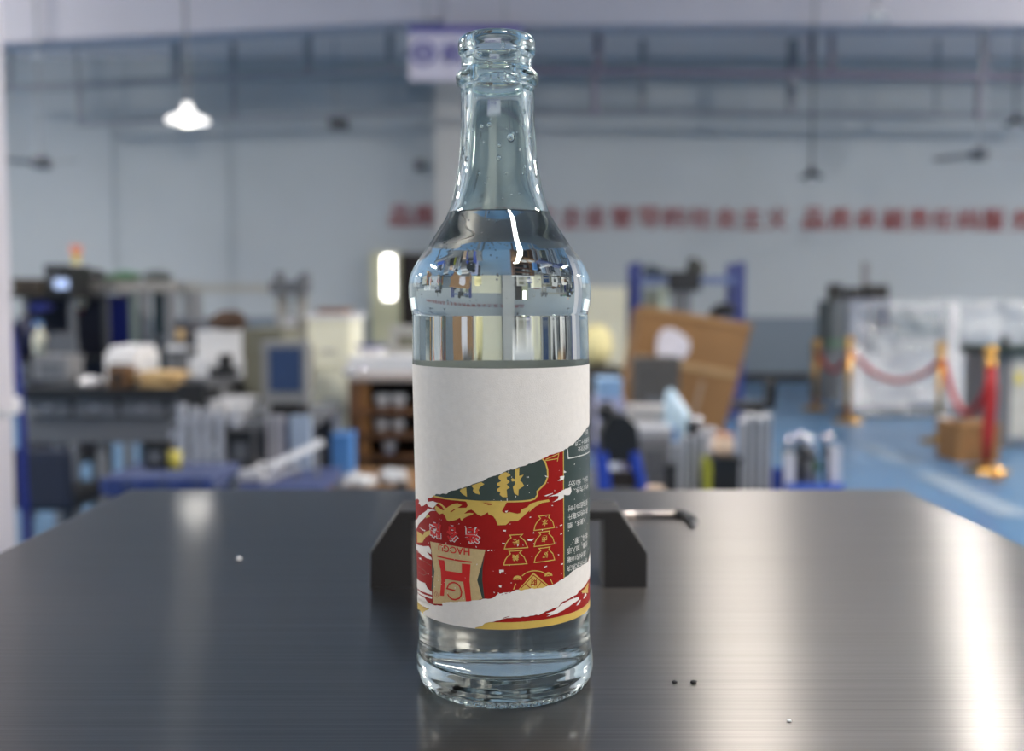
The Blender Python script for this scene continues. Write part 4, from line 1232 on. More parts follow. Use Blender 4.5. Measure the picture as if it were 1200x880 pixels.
M['steel'] = brushed()
yb = dist_at(572.5, .1527)
txa, txb = X(150, yb, 572), X(1062, yb, 572)
tb = thing('steel_table', 'brushed stainless steel machine top with a black handle, under the bottle', 'table', (0, .45, 0))
b = new()
bx(b, txa, txb, .06, yb, TOP - .03, TOP)
es = [e for e in b.edges if min(v.co.z for v in e.verts) > TOP - .001]
bmesh.ops.bevel(b, geom=es, offset=.005, segments=4, affect='EDGES', profile=.5)
ve = [e for e in b.edges if abs(e.verts[0].co.x - e.verts[1].co.x) < 1e-5 and abs(e.verts[0].co.y - e.verts[1].co.y) < 1e-5 and e.verts[0].co.z < TOP - .004 and e.calc_length() > .015]
top = obj('steel_top', b, M['steel'], tb)
uv = top.data.uv_layers.new(name='uv')
for l in top.data.loops:
    c = top.data.vertices[l.vertex_index].co
    uv.data[l.index].uv = (c.x, c.y + c.z * .1)
for f in top.data.polygons:
    f.use_smooth = f.area < .01
sp = mat('steel_side', (150, 150, 152), .35, .9, var=.04)
obj('side_panel', bx(new(), txa + .004, txa + .012, .07, yb - .01, .08, TOP - .03), sp, tb)
obj('side_panel', bx(new(), txb - .012, txb - .004, .07, yb - .01, .08, TOP - .03), sp, tb)
obj('back_panel', bx(new(), txa + .012, txb - .012, yb - .02, yb - .008, .08, TOP - .03), sp, tb)
obj('front_panel', bx(new(), txa + .012, txb - .012, .07, .08, .08, TOP - .03), sp, tb)
for xx in (txa + .05, txb - .05):
    for yy in (.12, yb - .06):
        obj('foot', cyl(new(), (xx, yy, 0), (xx, yy, .08), .025), M['dark'], tb)

# the black handle screwed to the top
y0 = dist_at(689, .1527)
hl, hr = X(434, y0, 690), X(758.5, y0, 690)
k = y0 / 1200
hz = lambda py: Z(py, y0) - TOP
b = new()
leg, ht, und, cor = .0232, hz(598.5), hz(609.5), hz(648)
sl = 34 * k
poly = [(hl, 0), (hl, cor), (hl + sl, ht), (hr - sl, ht), (hr, cor), (hr, 0), (hr - leg, 0), (hr - leg, und), (hl + leg, und), (hl + leg, 0)]
pts2 = [(x, TOP + z) for x, z in poly]
A = [b.verts.new((x, y0, z)) for x, z in pts2]
B = [b.verts.new((x, y0 + .030, z)) for x, z in pts2]
for idx in ((0, 1, 8, 9), (1, 2, 7, 8) if False else (1, 2, 3, 4, 7, 8), (4, 5, 6, 7)):
    b.faces.new([A[i] for i in idx])
    b.faces.new([B[i] for i in idx][::-1])
for i in range(10):
    j = (i + 1) % 10
    b.faces.new((A[i], B[i], B[j], A[j]))
bmesh.ops.recalc_face_normals(b, faces=b.faces)
es = [e for e in b.edges if len(e.link_faces) == 2 and e.calc_face_angle(0) > .3 and max(v.co.z for v in e.verts) > TOP + .001]
bmesh.ops.bevel(b, geom=es, offset=.0011, segments=2, affect='EDGES', profile=.6)
hd = obj('handle', b, M['black'], tb)
for xx in (hl + .0116, hr - .0116):
    obj('mounting_foot', bx(new(), xx - .0112, xx + .0112, y0 + .001, y0 + .029, TOP - .0005, TOP + .0008), M['black'], hd)

# steel rod with a bent black end lying behind the handle
yr = dist_at(603, .1497)
zr = TOP + .0030
t = thing('steel_rod', 'thin steel rod with bent black end lying behind the black handle', 'rod', (X(735, yr, 603), yr, TOP))
rod_m = mat('rod_steel', (176, 166, 160), .3, .9, var=.03)
obj('shaft', cyl(new(), (X(672, yr, 603), yr, zr), (X(793, yr, 603), yr, zr), .0026, n=14), rod_m, t, True)
y2 = dist_at(613, .1497)
obj('bent_end', tube(new(), [(X(791, yr, 603), yr, zr), (X(800, yr, 603), yr, zr), (X(805, yr - .006, 604), yr - .006, zr), (X(810, (yr + y2) / 2, 609), (yr + y2) / 2, zr), (X(813, y2, 613), y2, zr)], .0031, 12), M['dark'], t, True)
obj('bright_tip', cyl(new(), (X(813, y2, 613), y2, zr), (X(814, y2 - .002, 613), y2 - .002, zr), .0024, n=12), M['chrome'], t)

# crumbs and a nick on the steel
for i, (px, py, r, mm, lab) in enumerate(((790.5, 801, .0007, M['dark'], 'tiny dark crumb on the steel right of the bottle, the left one'), (813, 801, .0009, M['dark'], 'tiny dark crumb on the steel right of the bottle, the right one'), (280, 656, .0011, M['white'], 'tiny pale crumb on the left side of the steel top'), (925, 846, .0006, M['white'], 'tiny pale crumb on the steel at the lower right'))):
    dd = dist_at(py, .1527)
    t = obj('crumb', blob(new(), (X(px, dd, py), dd, TOP + r * .8), (r * 1.6, r, r), 60 + i, .3, 1), mm, None, True)
    tag(t, lab, 'crumb', 'crumbs on the steel top')

# outlines of the print on the label, in millimetres: (along the glass from its front, above the tabletop)
LABEL = {
 'edge': [(-51.6,73.72),(-47.18,75.2),(-43.59,76.1),(-41.45,75.85),(-42.39,74.29),(-40.8,74.53),(-39.15,73.88),(-36.93,74.47),(-34.09,75.98),(-33.55,75.7),(-33.11,77.04),(-33.41,77.56),(-33.06,78.07),(-30.61,78.72),(-29.11,79.5),(-27.64,80.51),(-25.4,80.64),(-24.24,81.08),(-22.04,81.17),(-20.98,82.01),(-19.94,82.66),(-17.64,83.13),(-16.75,83.57),(-15.74,83.98),(-15.07,83.92),(-13.91,84.61),(-12.73,84.85),(-11.85,85.29),(-10.83,85.84),(-9.83,86.16),(-7.58,86.92),(-6.75,87.11),(-5.92,87.79),(-4.82,88.47),(-4.01,88.7),(-2.97,89.1),(-2.16,89.3),(-0.55,89.83),(0.26,90.15),(2.14,91.23),(2.95,91.27),(3.49,91.64),(4.29,91.52),(5.38,91.88),(6.47,92.44),(7.57,92.63),(8.67,92.8),(10.35,93.55),(11.49,93.55),(12.93,94.09),(14.11,94.49),(15.3,94.85),(17.14,95.55),(19.37,96.36),(20.7,96.42),(22.41,96.77),(23.84,96.97)],
 'edge_right': [(25.45,97.36),(26.7,97.94),(27.5,97.78),(28.62,98.52),(30.69,98.78),(32.64,100.06),(34.77,100.95),(38.09,101.93),(39.05,102.8),(41.21,103.62),(43.9,104.14),(48.06,104.73),(62.0,108.73)],
 'cartouche': [(15.76,95.15),(16.97,93.7),(17.89,90.88),(17.96,88.13),(16.91,85.75),(14.61,83.87),(13.56,83.04),(13.64,81.61),(12.57,80.26),(10.78,79.77),(7.43,79.58),(2.0,79.59),(-3.37,79.54),(-8.86,79.44),(-13.12,79.51),(-21.74,79.4),(-29.42,79.48)],
 'gold1': [(-14.02,79.39),(-2.38,79.72),(-2.48,73.04),(-3.14,74.12),(-4.89,74.76),(-5.15,75.57),(-6.4,74.71),(-7.65,73.97),(-9.18,74.58),(-10.3,75.61),(-11.43,76.23),(-12.9,75.71),(-14.41,74.49),(-12.03,74.95),(-10.59,74.91),(-10.89,74.34),(-12.94,73.65),(-14.6,72.69),(-15.38,71.79),(-15.84,72.03),(-16.13,72.83),(-17.89,71.82),(-19.54,71.23),(-21.25,70.83),(-22.3,71.31),(-22.99,72.62),(-24.07,73.59),(-26.03,72.9),(-27.64,73.93),(-28.47,74.93),(-28.0,76.12),(-26.35,75.51),(-24.04,74.71),(-23.29,74.94),(-24.38,76.06),(-27.11,77.37),(-25.11,77.36),(-22.36,75.75),(-21.11,76.59),(-19.06,77.73),(-17.11,78.19),(-15.11,77.74),(-16.2,77.01),(-17.15,76.45),(-13.47,76.77),(-12.86,77.64),(-13.28,78.84)],
 'gold2': [(-2.56,79.5),(2.0,79.51),(0.08,75.97),(1.14,75.29),(3.03,75.67),(5.73,74.98),(6.83,75.15),(7.39,76.5),(9.63,77.35),(10.77,78.51),(13.97,79.25),(18.27,79.57),(18.91,78.68),(15.46,78.45),(12.77,77.28),(10.17,75.26),(10.6,76.26),(7.77,73.68),(5.83,72.25),(3.11,72.19),(1.48,70.85),(-1.48,70.71),(-2.13,72.48),(-2.52,73.57)],
 'hole1': [(-20.47,74.59),(-18.45,75.91),(-17.96,75.82),(-20.14,74.35)],
 'hole2': [(-6.88,79.06),(-3.61,78.8),(-3.75,78.34),(-4.97,78.31)],
 'char1': [(1.6,90.66),(3.2,89.97),(3.46,89.28),(1.98,88.76),(2.1,87.94),(3.16,86.98),(1.95,86.04),(3.14,84.8),(1.92,84.14),(2.16,81.28),(0.41,81.29),(-0.65,82.24),(-0.37,83.06),(-1.57,83.6),(-1.56,84.28),(-0.34,85.1),(-1.54,85.77),(-1.53,86.45),(-0.05,87.27),(-0.97,88.22),(-0.96,89.04),(0.26,89.99)],
 'char2': [(5.1,91.67),(6.74,92.16),(6.57,89.07),(8.36,89.55),(6.82,87.43),(7.78,86.58),(8.45,85.32),(6.38,84.04),(6.22,81.73),(4.73,82.59),(4.22,85.05),(5.04,85.99),(5.05,87.21),(3.97,87.1),(3.58,87.79),(3.99,88.32),(5.06,87.89)],
 'char3': [(-15.75,83.45),(-13.32,84.46),(-13.1,80.91),(-15.17,81.99),(-15.92,82.89)],
 'char4': [(-11.27,85.27),(-7.45,86.76),(-6.22,86.04),(-7.89,84.89),(-8.47,83.77),(-7.94,82.02),(-9.89,82.47),(-10.73,83.39),(-10.43,84.22)],
 'nline1': [(17.14,94.72),(23.12,96.43),(22.39,93.52)],
 'nline2': [(16.82,94.31),(22.68,94.6)],
 'tear': [[(-33.07,74.16),(-30.79,74.13),(-27.21,74.22),(-31.3,73.37),(-33.44,71.89),(-34.93,70.49),(-37.97,68.5),(-42.47,66.18),(-45.22,64.15),(-51.62,61.88),(-51.62,65.73),(-44.77,67.74),(-41.15,69.91),(-36.41,71.94),(-33.93,73.22)],[(-33.54,75.78),(-32.58,76.84),(-29.26,77.57),(-26.62,77.21),(-28.35,75.79),(-29.36,74.8),(-32.87,75.04)],[(-41.52,65.21),(-35.19,65.17),(-35.83,64.68),(-39.75,64.85)],[(-51.68,56.48),(-37.13,58.59),(-32.9,59.45),(-31.4,58.32),(-31.47,56.6),(-34.69,56.95),(-31.27,55.21),(-30.96,54.48),(-35.41,54.37),(-41.39,54.77),(-46.6,54.43),(-41.35,55.22),(-38.03,55.24),(-51.68,54.7)],[(-43.77,52.62),(-40.58,53.22),(-39.76,52.54),(-42.62,52.31)],[(-51.68,42.49),(-36.58,44.04),(-35.07,42.67),(-31.45,41.78),(-31.49,40.63),(-36.12,40.4),(-51.68,38.61)],[(-47.88,38.62),(-31.58,39.84),(-31.61,39.06),(-35.91,38.81),(-48.14,37.43)],[(-48.18,37.25),(-37.52,38.06),(-34.91,37.03),(-30.26,36.95),(-30.27,36.55),(-36.82,35.97),(-48.91,34.43)],[(23.41,87.61),(25.46,87.72),(25.45,86.33),(22.33,86.2),(24.13,86.84)],[(16.25,81.08),(20.08,81.82),(20.25,81.58),(17.18,80.83)],[(17.91,80.53),(22.59,81.41),(24.79,82.37),(29.39,82.9),(29.85,81.23),(28.79,80.07),(27.11,80.11),(25.53,80.5),(25.42,79.21),(19.84,78.28),(22.48,79.31),(22.82,80.38),(20.97,80.59)],[(22.39,86.23),(24.56,86.55),(23.59,87.02),(24.32,87.68),(25.84,87.7),(25.58,86.62),(24.07,86.05)],[(25.5,89.85),(27.01,89.05),(25.49,88.78)],[(17.03,34.93),(19.37,35.58),(16.59,36.07),(20.6,36.73),(24.03,38.55),(28.36,39.38),(34.19,39.33),(35.0,38.2),(29.95,37.33),(24.93,36.0),(21.41,35.31)],[(32.74,36.09),(34.72,37.58),(36.46,37.56),(34.85,36.16)],[(38.32,37.46),(40.69,39.18),(42.48,38.0),(39.68,37.35)],[(-1.17,53.99),(0.46,53.99),(0.54,53.17),(-0.46,53.1),(-0.86,52.34),(-1.12,52.83)],[(-1.41,48.2),(-0.43,47.94),(-0.54,47.21),(-1.25,47.37)],[(9.5,65.13),(12.21,65.3),(11.19,64.41),(9.63,64.66)],[(-0.09,64.14),(0.99,64.09),(1.12,63.67),(0.18,63.73)],[(0.38,68.99),(1.46,68.99),(1.45,68.38),(0.51,68.53)],[(23.42,65.71),(24.72,65.94),(24.34,65.49),(23.6,65.41)],[(23.7,54.19),(25.02,54.25),(24.82,53.81),(23.88,53.82)],[(16.01,54.14),(17.42,54.45),(17.26,54.08),(16.31,53.91)],[(1.27,76.04),(2.35,76.25),(1.94,75.54),(1.4,75.55)],[(23.26,69.08),(24.74,69.29),(24.55,68.9),(23.44,68.78)],[(16.71,88.78),(17.87,88.28),(18.18,87.89),(16.93,88.27)],[(1.88,80.74),(2.23,80.73),(2.17,79.91),(1.95,79.92)],[(-5.5,61.28),(-4.68,61.45),(-4.74,61.03),(-5.45,60.87)],[(-4.27,61.46),(-3.59,61.42),(-3.65,60.98),(-4.22,61.05)]],
 'low_top': [(-39.2,31.99),(-33.67,34.63),(-41.66,34.06),(-51.71,33.27),(-51.71,35.72),(-36.01,36.85),(-30.83,36.76),(-25.19,37.76),(-25.39,38.82),(-23.35,39.44),(-21.22,40.01),(-19.6,40.14),(-16.53,40.79),(-12.92,41.35),(-10.84,41.95),(-9.49,42.13),(-7.49,42.72),(-5.53,42.77),(-3.58,43.33),(-2.61,44.0),(-1.96,44.76),(-1.01,44.32),(0.27,44.77),(1.86,44.99),(2.35,45.53),(3.31,45.57),(-1.94,44.94),(-1.29,44.49),(-0.32,44.43),(1.0,45.06),(1.98,45.47),(2.46,45.13),(4.94,46.29),(5.93,46.28),(6.92,45.86),(8.26,46.21),(10.99,46.53),(12.03,46.17),(13.81,46.19),(16.0,46.27),(17.51,46.68),(19.06,46.59),(20.67,46.89),(22.35,47.46),(24.1,48.08),(25.95,48.7),(27.91,49.01),(29.48,49.89),(31.16,50.4),(34.26,50.78),(37.98,50.98),(43.76,50.67)],
 'low_bot': [(45.77,43.12),(43.02,42.78),(40.71,42.25),(36.71,41.65),(35.23,41.6),(33.53,40.62),(31.38,40.43),(29.42,40.25),(28.36,39.89),(25.89,39.55),(24.49,39.41),(22.71,38.12),(22.28,37.65),(20.6,37.74),(18.99,37.4),(16.67,37.07),(15.92,36.67),(14.81,36.31),(13.72,35.97),(12.65,36.3),(11.59,36.0),(10.2,36.07),(9.51,35.8),(7.48,36.01),(6.47,35.68),(5.14,35.48),(3.83,35.66),(2.84,35.89),(1.53,35.98),(0.55,35.59),(-0.11,35.53),(-1.1,34.76),(-3.07,34.29),(2.72,36.3),(1.11,36.07),(0.15,35.75),(-0.82,35.1),(-2.75,34.48),(-4.36,34.04),(-6.98,33.41),(-7.98,32.37),(-10.69,31.45)],
 'z_bottom': 31.19,
 'z_top': 128.98,
 'band_top': 33.96,
 'goldleft': [(-51.71,32.57),(-33.67,34.63),(-39.16,32.62),(-51.7,29.58)],
 'goldleft2': [(-34.62,70.83),(-32.8,71.71),(-31.64,71.2),(-34.96,69.92)],
 'goldleft3': [(-46.24,62.76),(-40.75,63.06),(-37.59,62.84),(-36.83,64.14),(-31.59,65.97),(-31.92,64.21),(-35.63,62.37),(-38.5,59.78),(-46.03,58.12)],
 'goldright': [(36.71,40.89),(39.7,40.83),(43.01,41.66),(45.4,42.33),(44.7,38.11),(37.91,39.83)],
 'darkline1': [(-41.55,52.7),(-35.5,52.63),(-31.65,52.01)],
 'darkline2': [(-44.84,48.99),(-37.68,48.97),(-35.11,48.12),(-37.8,46.92),(-44.4,46.76)],
 'vline': [(25.44,96.77),(25.1,47.0)],
 'kraft': [(-32.03,61.46),(-26.78,61.73),(-19.43,61.77),(-13.17,61.48),(-6.27,61.39),(-7.95,55.24),(-9.6,49.61),(-7.73,42.82),(-11.77,41.1),(-16.67,39.97),(-30.73,37.37),(-31.19,40.7),(-30.74,43.65),(-29.55,50.16),(-30.57,54.5)],
 'shieldr': [(-6.49,59.73),(-7.41,54.45),(-7.62,49.74),(-6.89,43.01),(-7.74,42.6),(-9.66,49.61)],
 'shieldl': [(-30.79,55.02),(-29.51,50.17),(-30.69,43.66),(-32.05,41.93),(-31.37,46.37),(-31.15,52.11)],
 'emblem': [(-27.19,55.41),(-23.82,55.56),(-23.37,51.7),(-15.79,51.79),(-15.72,55.41),(-12.1,55.49),(-12.65,49.35),(-12.01,41.08),(-14.23,40.84),(-15.24,48.52),(-23.46,48.46),(-24.4,41.67),(-26.59,41.39),(-25.6,47.52),(-25.87,51.7)],
 'emline': [(-27.78,56.58),(-11.64,56.36)],
 'gring': [(-18.83,44.64),(-22.82,44.85),(-21.69,46.78),(-20.28,47.51),(-19.09,47.74),(-17.63,47.33),(-16.69,46.39),(-16.0,44.53),(-16.28,43.1),(-17.1,42.01),(-18.91,41.19),(-20.43,41.15),(-21.64,41.74),(-22.51,42.71)],
 'haogu': [(-26.91,57.57),(-12.35,60.72)],
 'reg': (-28.64,41.34),
 'name': [(-11.12,66.51),(-19.78,66.28),(-28.42,66.42)],
 'vase': [[(14.05,73.55),(18.69,73.66),(18.2,72.74),(19.99,71.02),(20.81,68.56),(12.1,68.34),(12.55,70.09),(13.29,71.27),(14.79,72.66)],[(14.06,67.43),(18.71,67.51),(18.22,66.6),(20.0,64.86),(20.83,62.38),(12.1,62.22),(12.55,63.97),(13.3,65.15),(14.8,66.54)],[(14.06,61.33),(18.73,61.37),(18.23,60.46),(20.02,58.7),(20.85,56.22),(12.1,56.12),(12.55,57.87),(13.3,59.05),(14.81,60.43)],[(2.92,66.99),(7.7,67.16),(6.72,66.32),(8.51,64.59),(9.61,62.04),(0.83,61.86),(1.39,63.73),(2.22,64.95),(3.36,66.02)],[(2.57,60.91),(7.36,61.07),(6.38,60.24),(8.17,58.5),(9.26,55.95),(0.48,55.77),(1.04,57.63),(1.87,58.86),(3.02,59.94)]],
 'vchar': [(16.52,70.84),(16.34,64.78),(16.67,58.65),(5.06,64.33),(4.94,58.43)],
 'diamond': [(11.74,52.38),(18.28,46.57),(17.13,46.06),(13.8,45.79),(10.99,46.07),(7.25,45.67),(5.93,46.41)],
 'dlines': [[(6.76,46.7),(11.73,51.39),(17.51,46.41)],[(8.62,48.24),(10.65,46.43)],[(14.92,48.6),(13.1,46.53)]],
 'dchar': (11.88,48.58),
 'arc': [(7.31,51.41),(8.49,52.3),(9.68,52.81),(10.88,53.02),(12.1,53.02),(13.51,52.82),(14.95,52.4),(16.6,51.47)],
 'stems': [[(4.96,48.61),(4.46,47.46),(4.05,46.42)],[(18.69,49.19),(19.28,48.27),(19.86,47.01)]],
 'mush': [[(3.86,50.13),(3.94,50.58),(4.14,50.98),(4.47,51.32),(4.88,51.54),(5.34,51.65),(5.83,51.63),(6.3,51.48),(6.71,51.22),(7.03,50.86),(7.23,50.44),(7.3,49.98)],[(6.3,49.87),(6.18,49.52),(5.86,49.29),(5.46,49.25),(5.09,49.43),(4.87,49.75),(4.88,50.12),(5.1,50.43),(5.47,50.57),(5.88,50.49),(6.18,50.24),(6.3,49.87)],[(16.27,50.43),(16.29,50.85),(16.45,51.24),(16.74,51.55),(17.13,51.77),(17.59,51.87),(18.09,51.85),(18.59,51.71),(19.04,51.45),(19.42,51.1),(19.68,50.69),(19.8,50.26)],[(18.7,50.13),(18.57,49.79),(18.24,49.58),(17.81,49.59),(17.42,49.8),(17.19,50.14),(17.19,50.52),(17.43,50.81),(17.82,50.91),(18.25,50.8),(18.58,50.51),(18.7,50.13)]],
 'rows': [((28.18,84.06),'汤水，焖15分'),((31.31,81.0),'中火为水、'),((27.87,74.74),'浸泡卤30小时'),((27.85,71.46),'清水约75毫升'),((27.82,68.16),'入姜末，细'),((30.63,61.57),'香料、葱、'),((27.27,58.35),'适量，加入适'),((27.25,54.88),'卤水的10毫'),((27.23,51.57),'烧开后水沸决')],
 'toprows': [((34.42,96.77),'请置阴凉处'),((32.58,99.29),'保质期十二月'),((40.26,102.72),'常温')],
 'box': [(27.67,97.69),(28.09,94.12),(46.61,94.49)],
 'boxend': None,
}

# ================================================================ the glass bottle
BX, BY = -0.0029, 0.410
SHEAR = -0.0122


def dense(prof, n=5):
    """Catmull-Rom through a profile of (r, z) in mm"""
    out = []
    for i in range(len(prof) - 1):
        p0, p1, p2, p3 = (Vector(prof[max(i - 1, 0)]), Vector(prof[i]), Vector(prof[i + 1]), Vector(prof[min(i + 2, len(prof) - 1)]))
        for k in range(n):
            t = k / n
            t2, t3 = t * t, t * t * t
            # limit the tangents so short and long spans join without overshoot
            L = (p2 - p1).length
            m1 = (p2 - p0) / max((p2 - p1).length + (p1 - p0).length, 1e-6) * L
            m2 = (p3 - p1) / max((p3 - p2).length + (p2 - p1).length, 1e-6) * L
            q = p1 * (2 * t3 - 3 * t2 + 1) + m1 * (t3 - 2 * t2 + t) + p2 * (-2 * t3 + 3 * t2) + m2 * (t3 - t2)
            out.append((max(q.x, 0), q.y))
    out.append(prof[-1])
    return out


NSEG = 384
OUT_FOOT = [(0, 2.6), (15, 2.3), (26, 1.5), (30.5, .6)]
OUT_RING = [(31.6, .1), (32.6, .0), (33.3, .25), (33.9, .9), (34.35, 1.7), (34.7, 2.4), (35.1, 3.1)]
OUT = [(35.1, 3.1), (35.35, 3.8), (35.84, 6.41), (35.86, 8.5), (35.82, 10.66), (35.28, 14.18), (34.85, 17.70), (34.73, 20.52), (34.77, 28), (34.83, 40), (34.92, 55), (35.0, 70), (35.08, 85), (35.16, 100), (35.24, 115), (35.30, 127), (35.2, 138), (35.03, 146.3), (35.01, 148.6), (35.33, 150.0), (35.83, 152.36), (36.18, 155.06), (36.29, 158.43), (35.94, 161.80), (35.59, 163.48), (33.20, 168.53), (28.45, 175.29), (24.04, 182.05), (20.60, 187.6), (18.94, 192.12), (17.23, 198.85), (16.00, 205.54), (15.17, 212.20), (14.61, 222.18), (14.42, 233), (14.44, 236.6), (14.71, 237.5), (15.78, 238.5), (16.34, 240.35), (16.17, 242.00), (15.09, 243.32), (14.09, 244.32), (13.95, 246.5), (14.01, 248.60), (14.24, 249.58), (15.07, 250.36), (15.2, 252.53), (14.95, 255.16), (14.06, 256.5), (12.6, 257.2), (11.0, 257.0), (10.0, 256.0), (9.6, 254), (9.6, 248), (9.7, 243), (10.3, 236), (11.0, 222.5), (11.6, 212.5), (12.5, 205.5), (14.0, 198.5), (15.8, 192)]
LEVEL = 188.1
IN_WET = [(17.25, LEVEL), (20.8, 182.05), (25.4, 175.0), (30.2, 168.0), (32.6, 163.0), (33.4, 158.4), (33.1, 154.5), (32.6, 150.5), (32.4, 147), (32.6, 126.9), (32.5, 76), (32.0, 30), (31.6, 20), (30.6, 13.5), (28.5, 10), (24, 8.6), (12, 9.4), (0, 9.8)]


def ringmesh(profile, b, mi=0, flip=False, knurl=None):
    rings = []
    for ri, (r, z) in enumerate(profile):
        if r < 1e-6:
            rings.append([b.verts.new((SHEAR * z / 1000, 0, z / 1000))])
            continue
        ring = []
        for k in range(NSEG):
            a = 2 * PI * k / NSEG
            zz, rr = z, r
            if knurl and knurl(ri):
                s = .5 + .5 * math.tanh(2.5 * math.cos(a * 48 + .55 * ri))
                zz += .2 * s * knurl(ri)
                rr -= .9 * s * knurl(ri)
            ring.append(b.verts.new((rr / 1000 * math.sin(a) + SHEAR * zz / 1000, -rr / 1000 * math.cos(a), zz / 1000)))
        rings.append(ring)
    fs = []
    for a, c in zip(rings, rings[1:]):
        for k in range(NSEG):
            q = [a[k % len(a)], a[(k + 1) % len(a)], c[(k + 1) % len(c)], c[k % len(c)]]
            q = [v for i, v in enumerate(q) if v not in q[:i]]
            if len(q) > 2:
                f = b.faces.new(q if not flip else q[::-1])
                f.material_index = mi
                fs.append(f)
    return rings, fs


def solid(name, b, mats, parent):
    me = bpy.data.meshes.new(name)
    b.normal_update()
    b.to_mesh(me)
    b.free()
    for mm in mats:
        me.materials.append(mm)
    me.polygons.foreach_set('use_smooth', [True] * len(me.polygons))
    o = bpy.data.objects.new(name, me)
    COL.objects.link(o)
    o.parent = parent
    return o


bottle = thing('glass_bottle', 'clear glass bottle of clear liquid whose torn red label reads upside down', 'bottle', (BX, BY, TOP + .0004))
tint = (.955, .988, .968)
M['glass'] = glass('bottle_glass', 1.5, tint)
M['wet'] = glass('glass_to_water', 1.5 / 1.333, (1, 1, 1))
M['water'] = glass('water_surface', 1.333, (1, 1, 1))
# outer skin, foot, knurled standing ring, lip and the dry inside of the neck: one shell, normals outwards
prof = dense(OUT_FOOT, 3)[:-1] + OUT_RING[:-1] + dense(OUT, 5)
prof = prof + [IN_WET[0]]
nk = len(dense(OUT_FOOT, 3)) - 1
b = new()
ringmesh(prof, b, 0, False, lambda i: (0, 0, .5, 1, 1, .6)[i - nk] if 0 <= i - nk <= 5 else 0)
body = solid('glass_body', b, [M['glass']], bottle)
# the liquid: its wet side is the border glass/water (shared with the glass), its top the surface
b = new()
wet = dense(IN_WET, 5)
# normals of the wet border must point from the water into the glass; its ior is that of glass over water
rings, fs = ringmesh(wet[::-1], b, 0, False)
top_ring = rings[-1]
r0 = IN_WET[0][0]
prev = top_ring
for r, dz in ((r0 - .25, -.35), (r0 - .8, -.65), (r0 - 2, -.8), (0, -.8)):
    if r > 0:
        ring = [b.verts.new((r / 1000 * math.sin(2 * PI * k / NSEG) + SHEAR * LEVEL / 1000, -r / 1000 * math.cos(2 * PI * k / NSEG), (LEVEL + dz) / 1000)) for k in range(NSEG)]
    else:
        ring = [b.verts.new((SHEAR * LEVEL / 1000, 0, (LEVEL + dz) / 1000))]
    for k in range(NSEG):
        q = [prev[k], prev[(k + 1) % NSEG], ring[(k + 1) % len(ring)], ring[k % len(ring)]]
        q = [v for i, v in enumerate(q) if v not in q[:i]]
        f = b.faces.new(q)
        f.material_index = 1
    prev = ring
water = solid('liquid', b, [glass('water_to_glass', 1.5 / 1.333), M['water']], bottle)
# the wet border is turned so its front looks into the water and its back into the glass
me = water.data
bm2 = bmesh.new()
bm2.from_mesh(me)
for f in bm2.faces:
    if f.material_index == 0:
        f.normal_flip()
bm2.to_mesh(me)
bm2.free()
water['label'] = 'clear liquid filling the bottle to the shoulder'


def inner_r(z):
    P = [(r, zz) for r, zz in OUT if zz > 186 and r < 16][-9:] + IN_WET
    P = sorted(P, key=lambda q: q[1])
    for (ra, za), (rb, zb2) in zip(P, P[1:]):
        if za <= z <= zb2 and zb2 > za:
            return ra + (rb - ra) * (z - za) / (zb2 - za)
    return 10


# drops clinging inside the neck and bubbles under the shoulder: too many and small to count
rd = random.Random(12)
b = new()
for k in range(95):
    z = rd.uniform(192, 250) if k < 70 else rd.uniform(232, 252)
    a = rd.uniform(-2.2, 2.2)
    if k % 3 == 0:
        a = rd.uniform(-.9, .9)
    r = inner_r(z) if z < 248 else 9.6
    s = rd.choice((.3, .35, .45, .6, .8, 1.0))
    if k in (3, 14):
        s = 1.7
    p = Vector((SHEAR * z / 1000 + (r + .1) / 1000 * math.sin(a), -(r + .1) / 1000 * math.cos(a), z / 1000))
    rr = bmesh.ops.create_icosphere(b, subdivisions=2, radius=1.0)
    n = Vector((math.sin(a), -math.cos(a), 0))
    t = Vector((math.cos(a), math.sin(a), 0))
    for v in rr['verts']:
        c = v.co.copy()
        v.co = p + (t * c.x * s * .95 + n * c.y * s * .5 + Vector((0, 0, c.z * s * 1.15))) / 1000
dr = solid('droplets', b, [M['water']], bottle)
dr['kind'] = 'stuff'
b = new()
M['air'] = glass('air_in_water', 1 / 1.333)
for k in range(170):
    z = rd.choice((rd.uniform(166, 187), rd.gauss(173.5, 1.8), rd.uniform(152, 170)))
    z = min(max(z, 151), 186.5)
    a = rd.uniform(-1.3, 1.3) if k % 2 else rd.gauss(-.45, .35)
    r = inner_r(z) - .35
    s = rd.choice((.14, .18, .24, .3, .4))
    p = Vector((SHEAR * z / 1000 + r / 1000 * math.sin(a), -r / 1000 * math.cos(a), z / 1000))
    rr = bmesh.ops.create_icosphere(b, subdivisions=2, radius=s / 1000)
    for v in rr['verts']:
        v.co += p
bu = solid('bubbles', b, [M['air']], bottle)
bu['kind'] = 'stuff'

# ---------------------------------------------------------------- the label, in millimetres round the glass (s) and up it (z)
R0 = 35.0
LAY = 0.035


def label_r(z):
    return 34.73 + (z - 20.5) / 106.4 * .57 + .09


def stick(b, s, z, layer):
    r = label_r(z) + layer * LAY
    a = s / R0
    return Vector((r * math.sin(a) + SHEAR * z, -r * math.cos(a), z)) / 1000


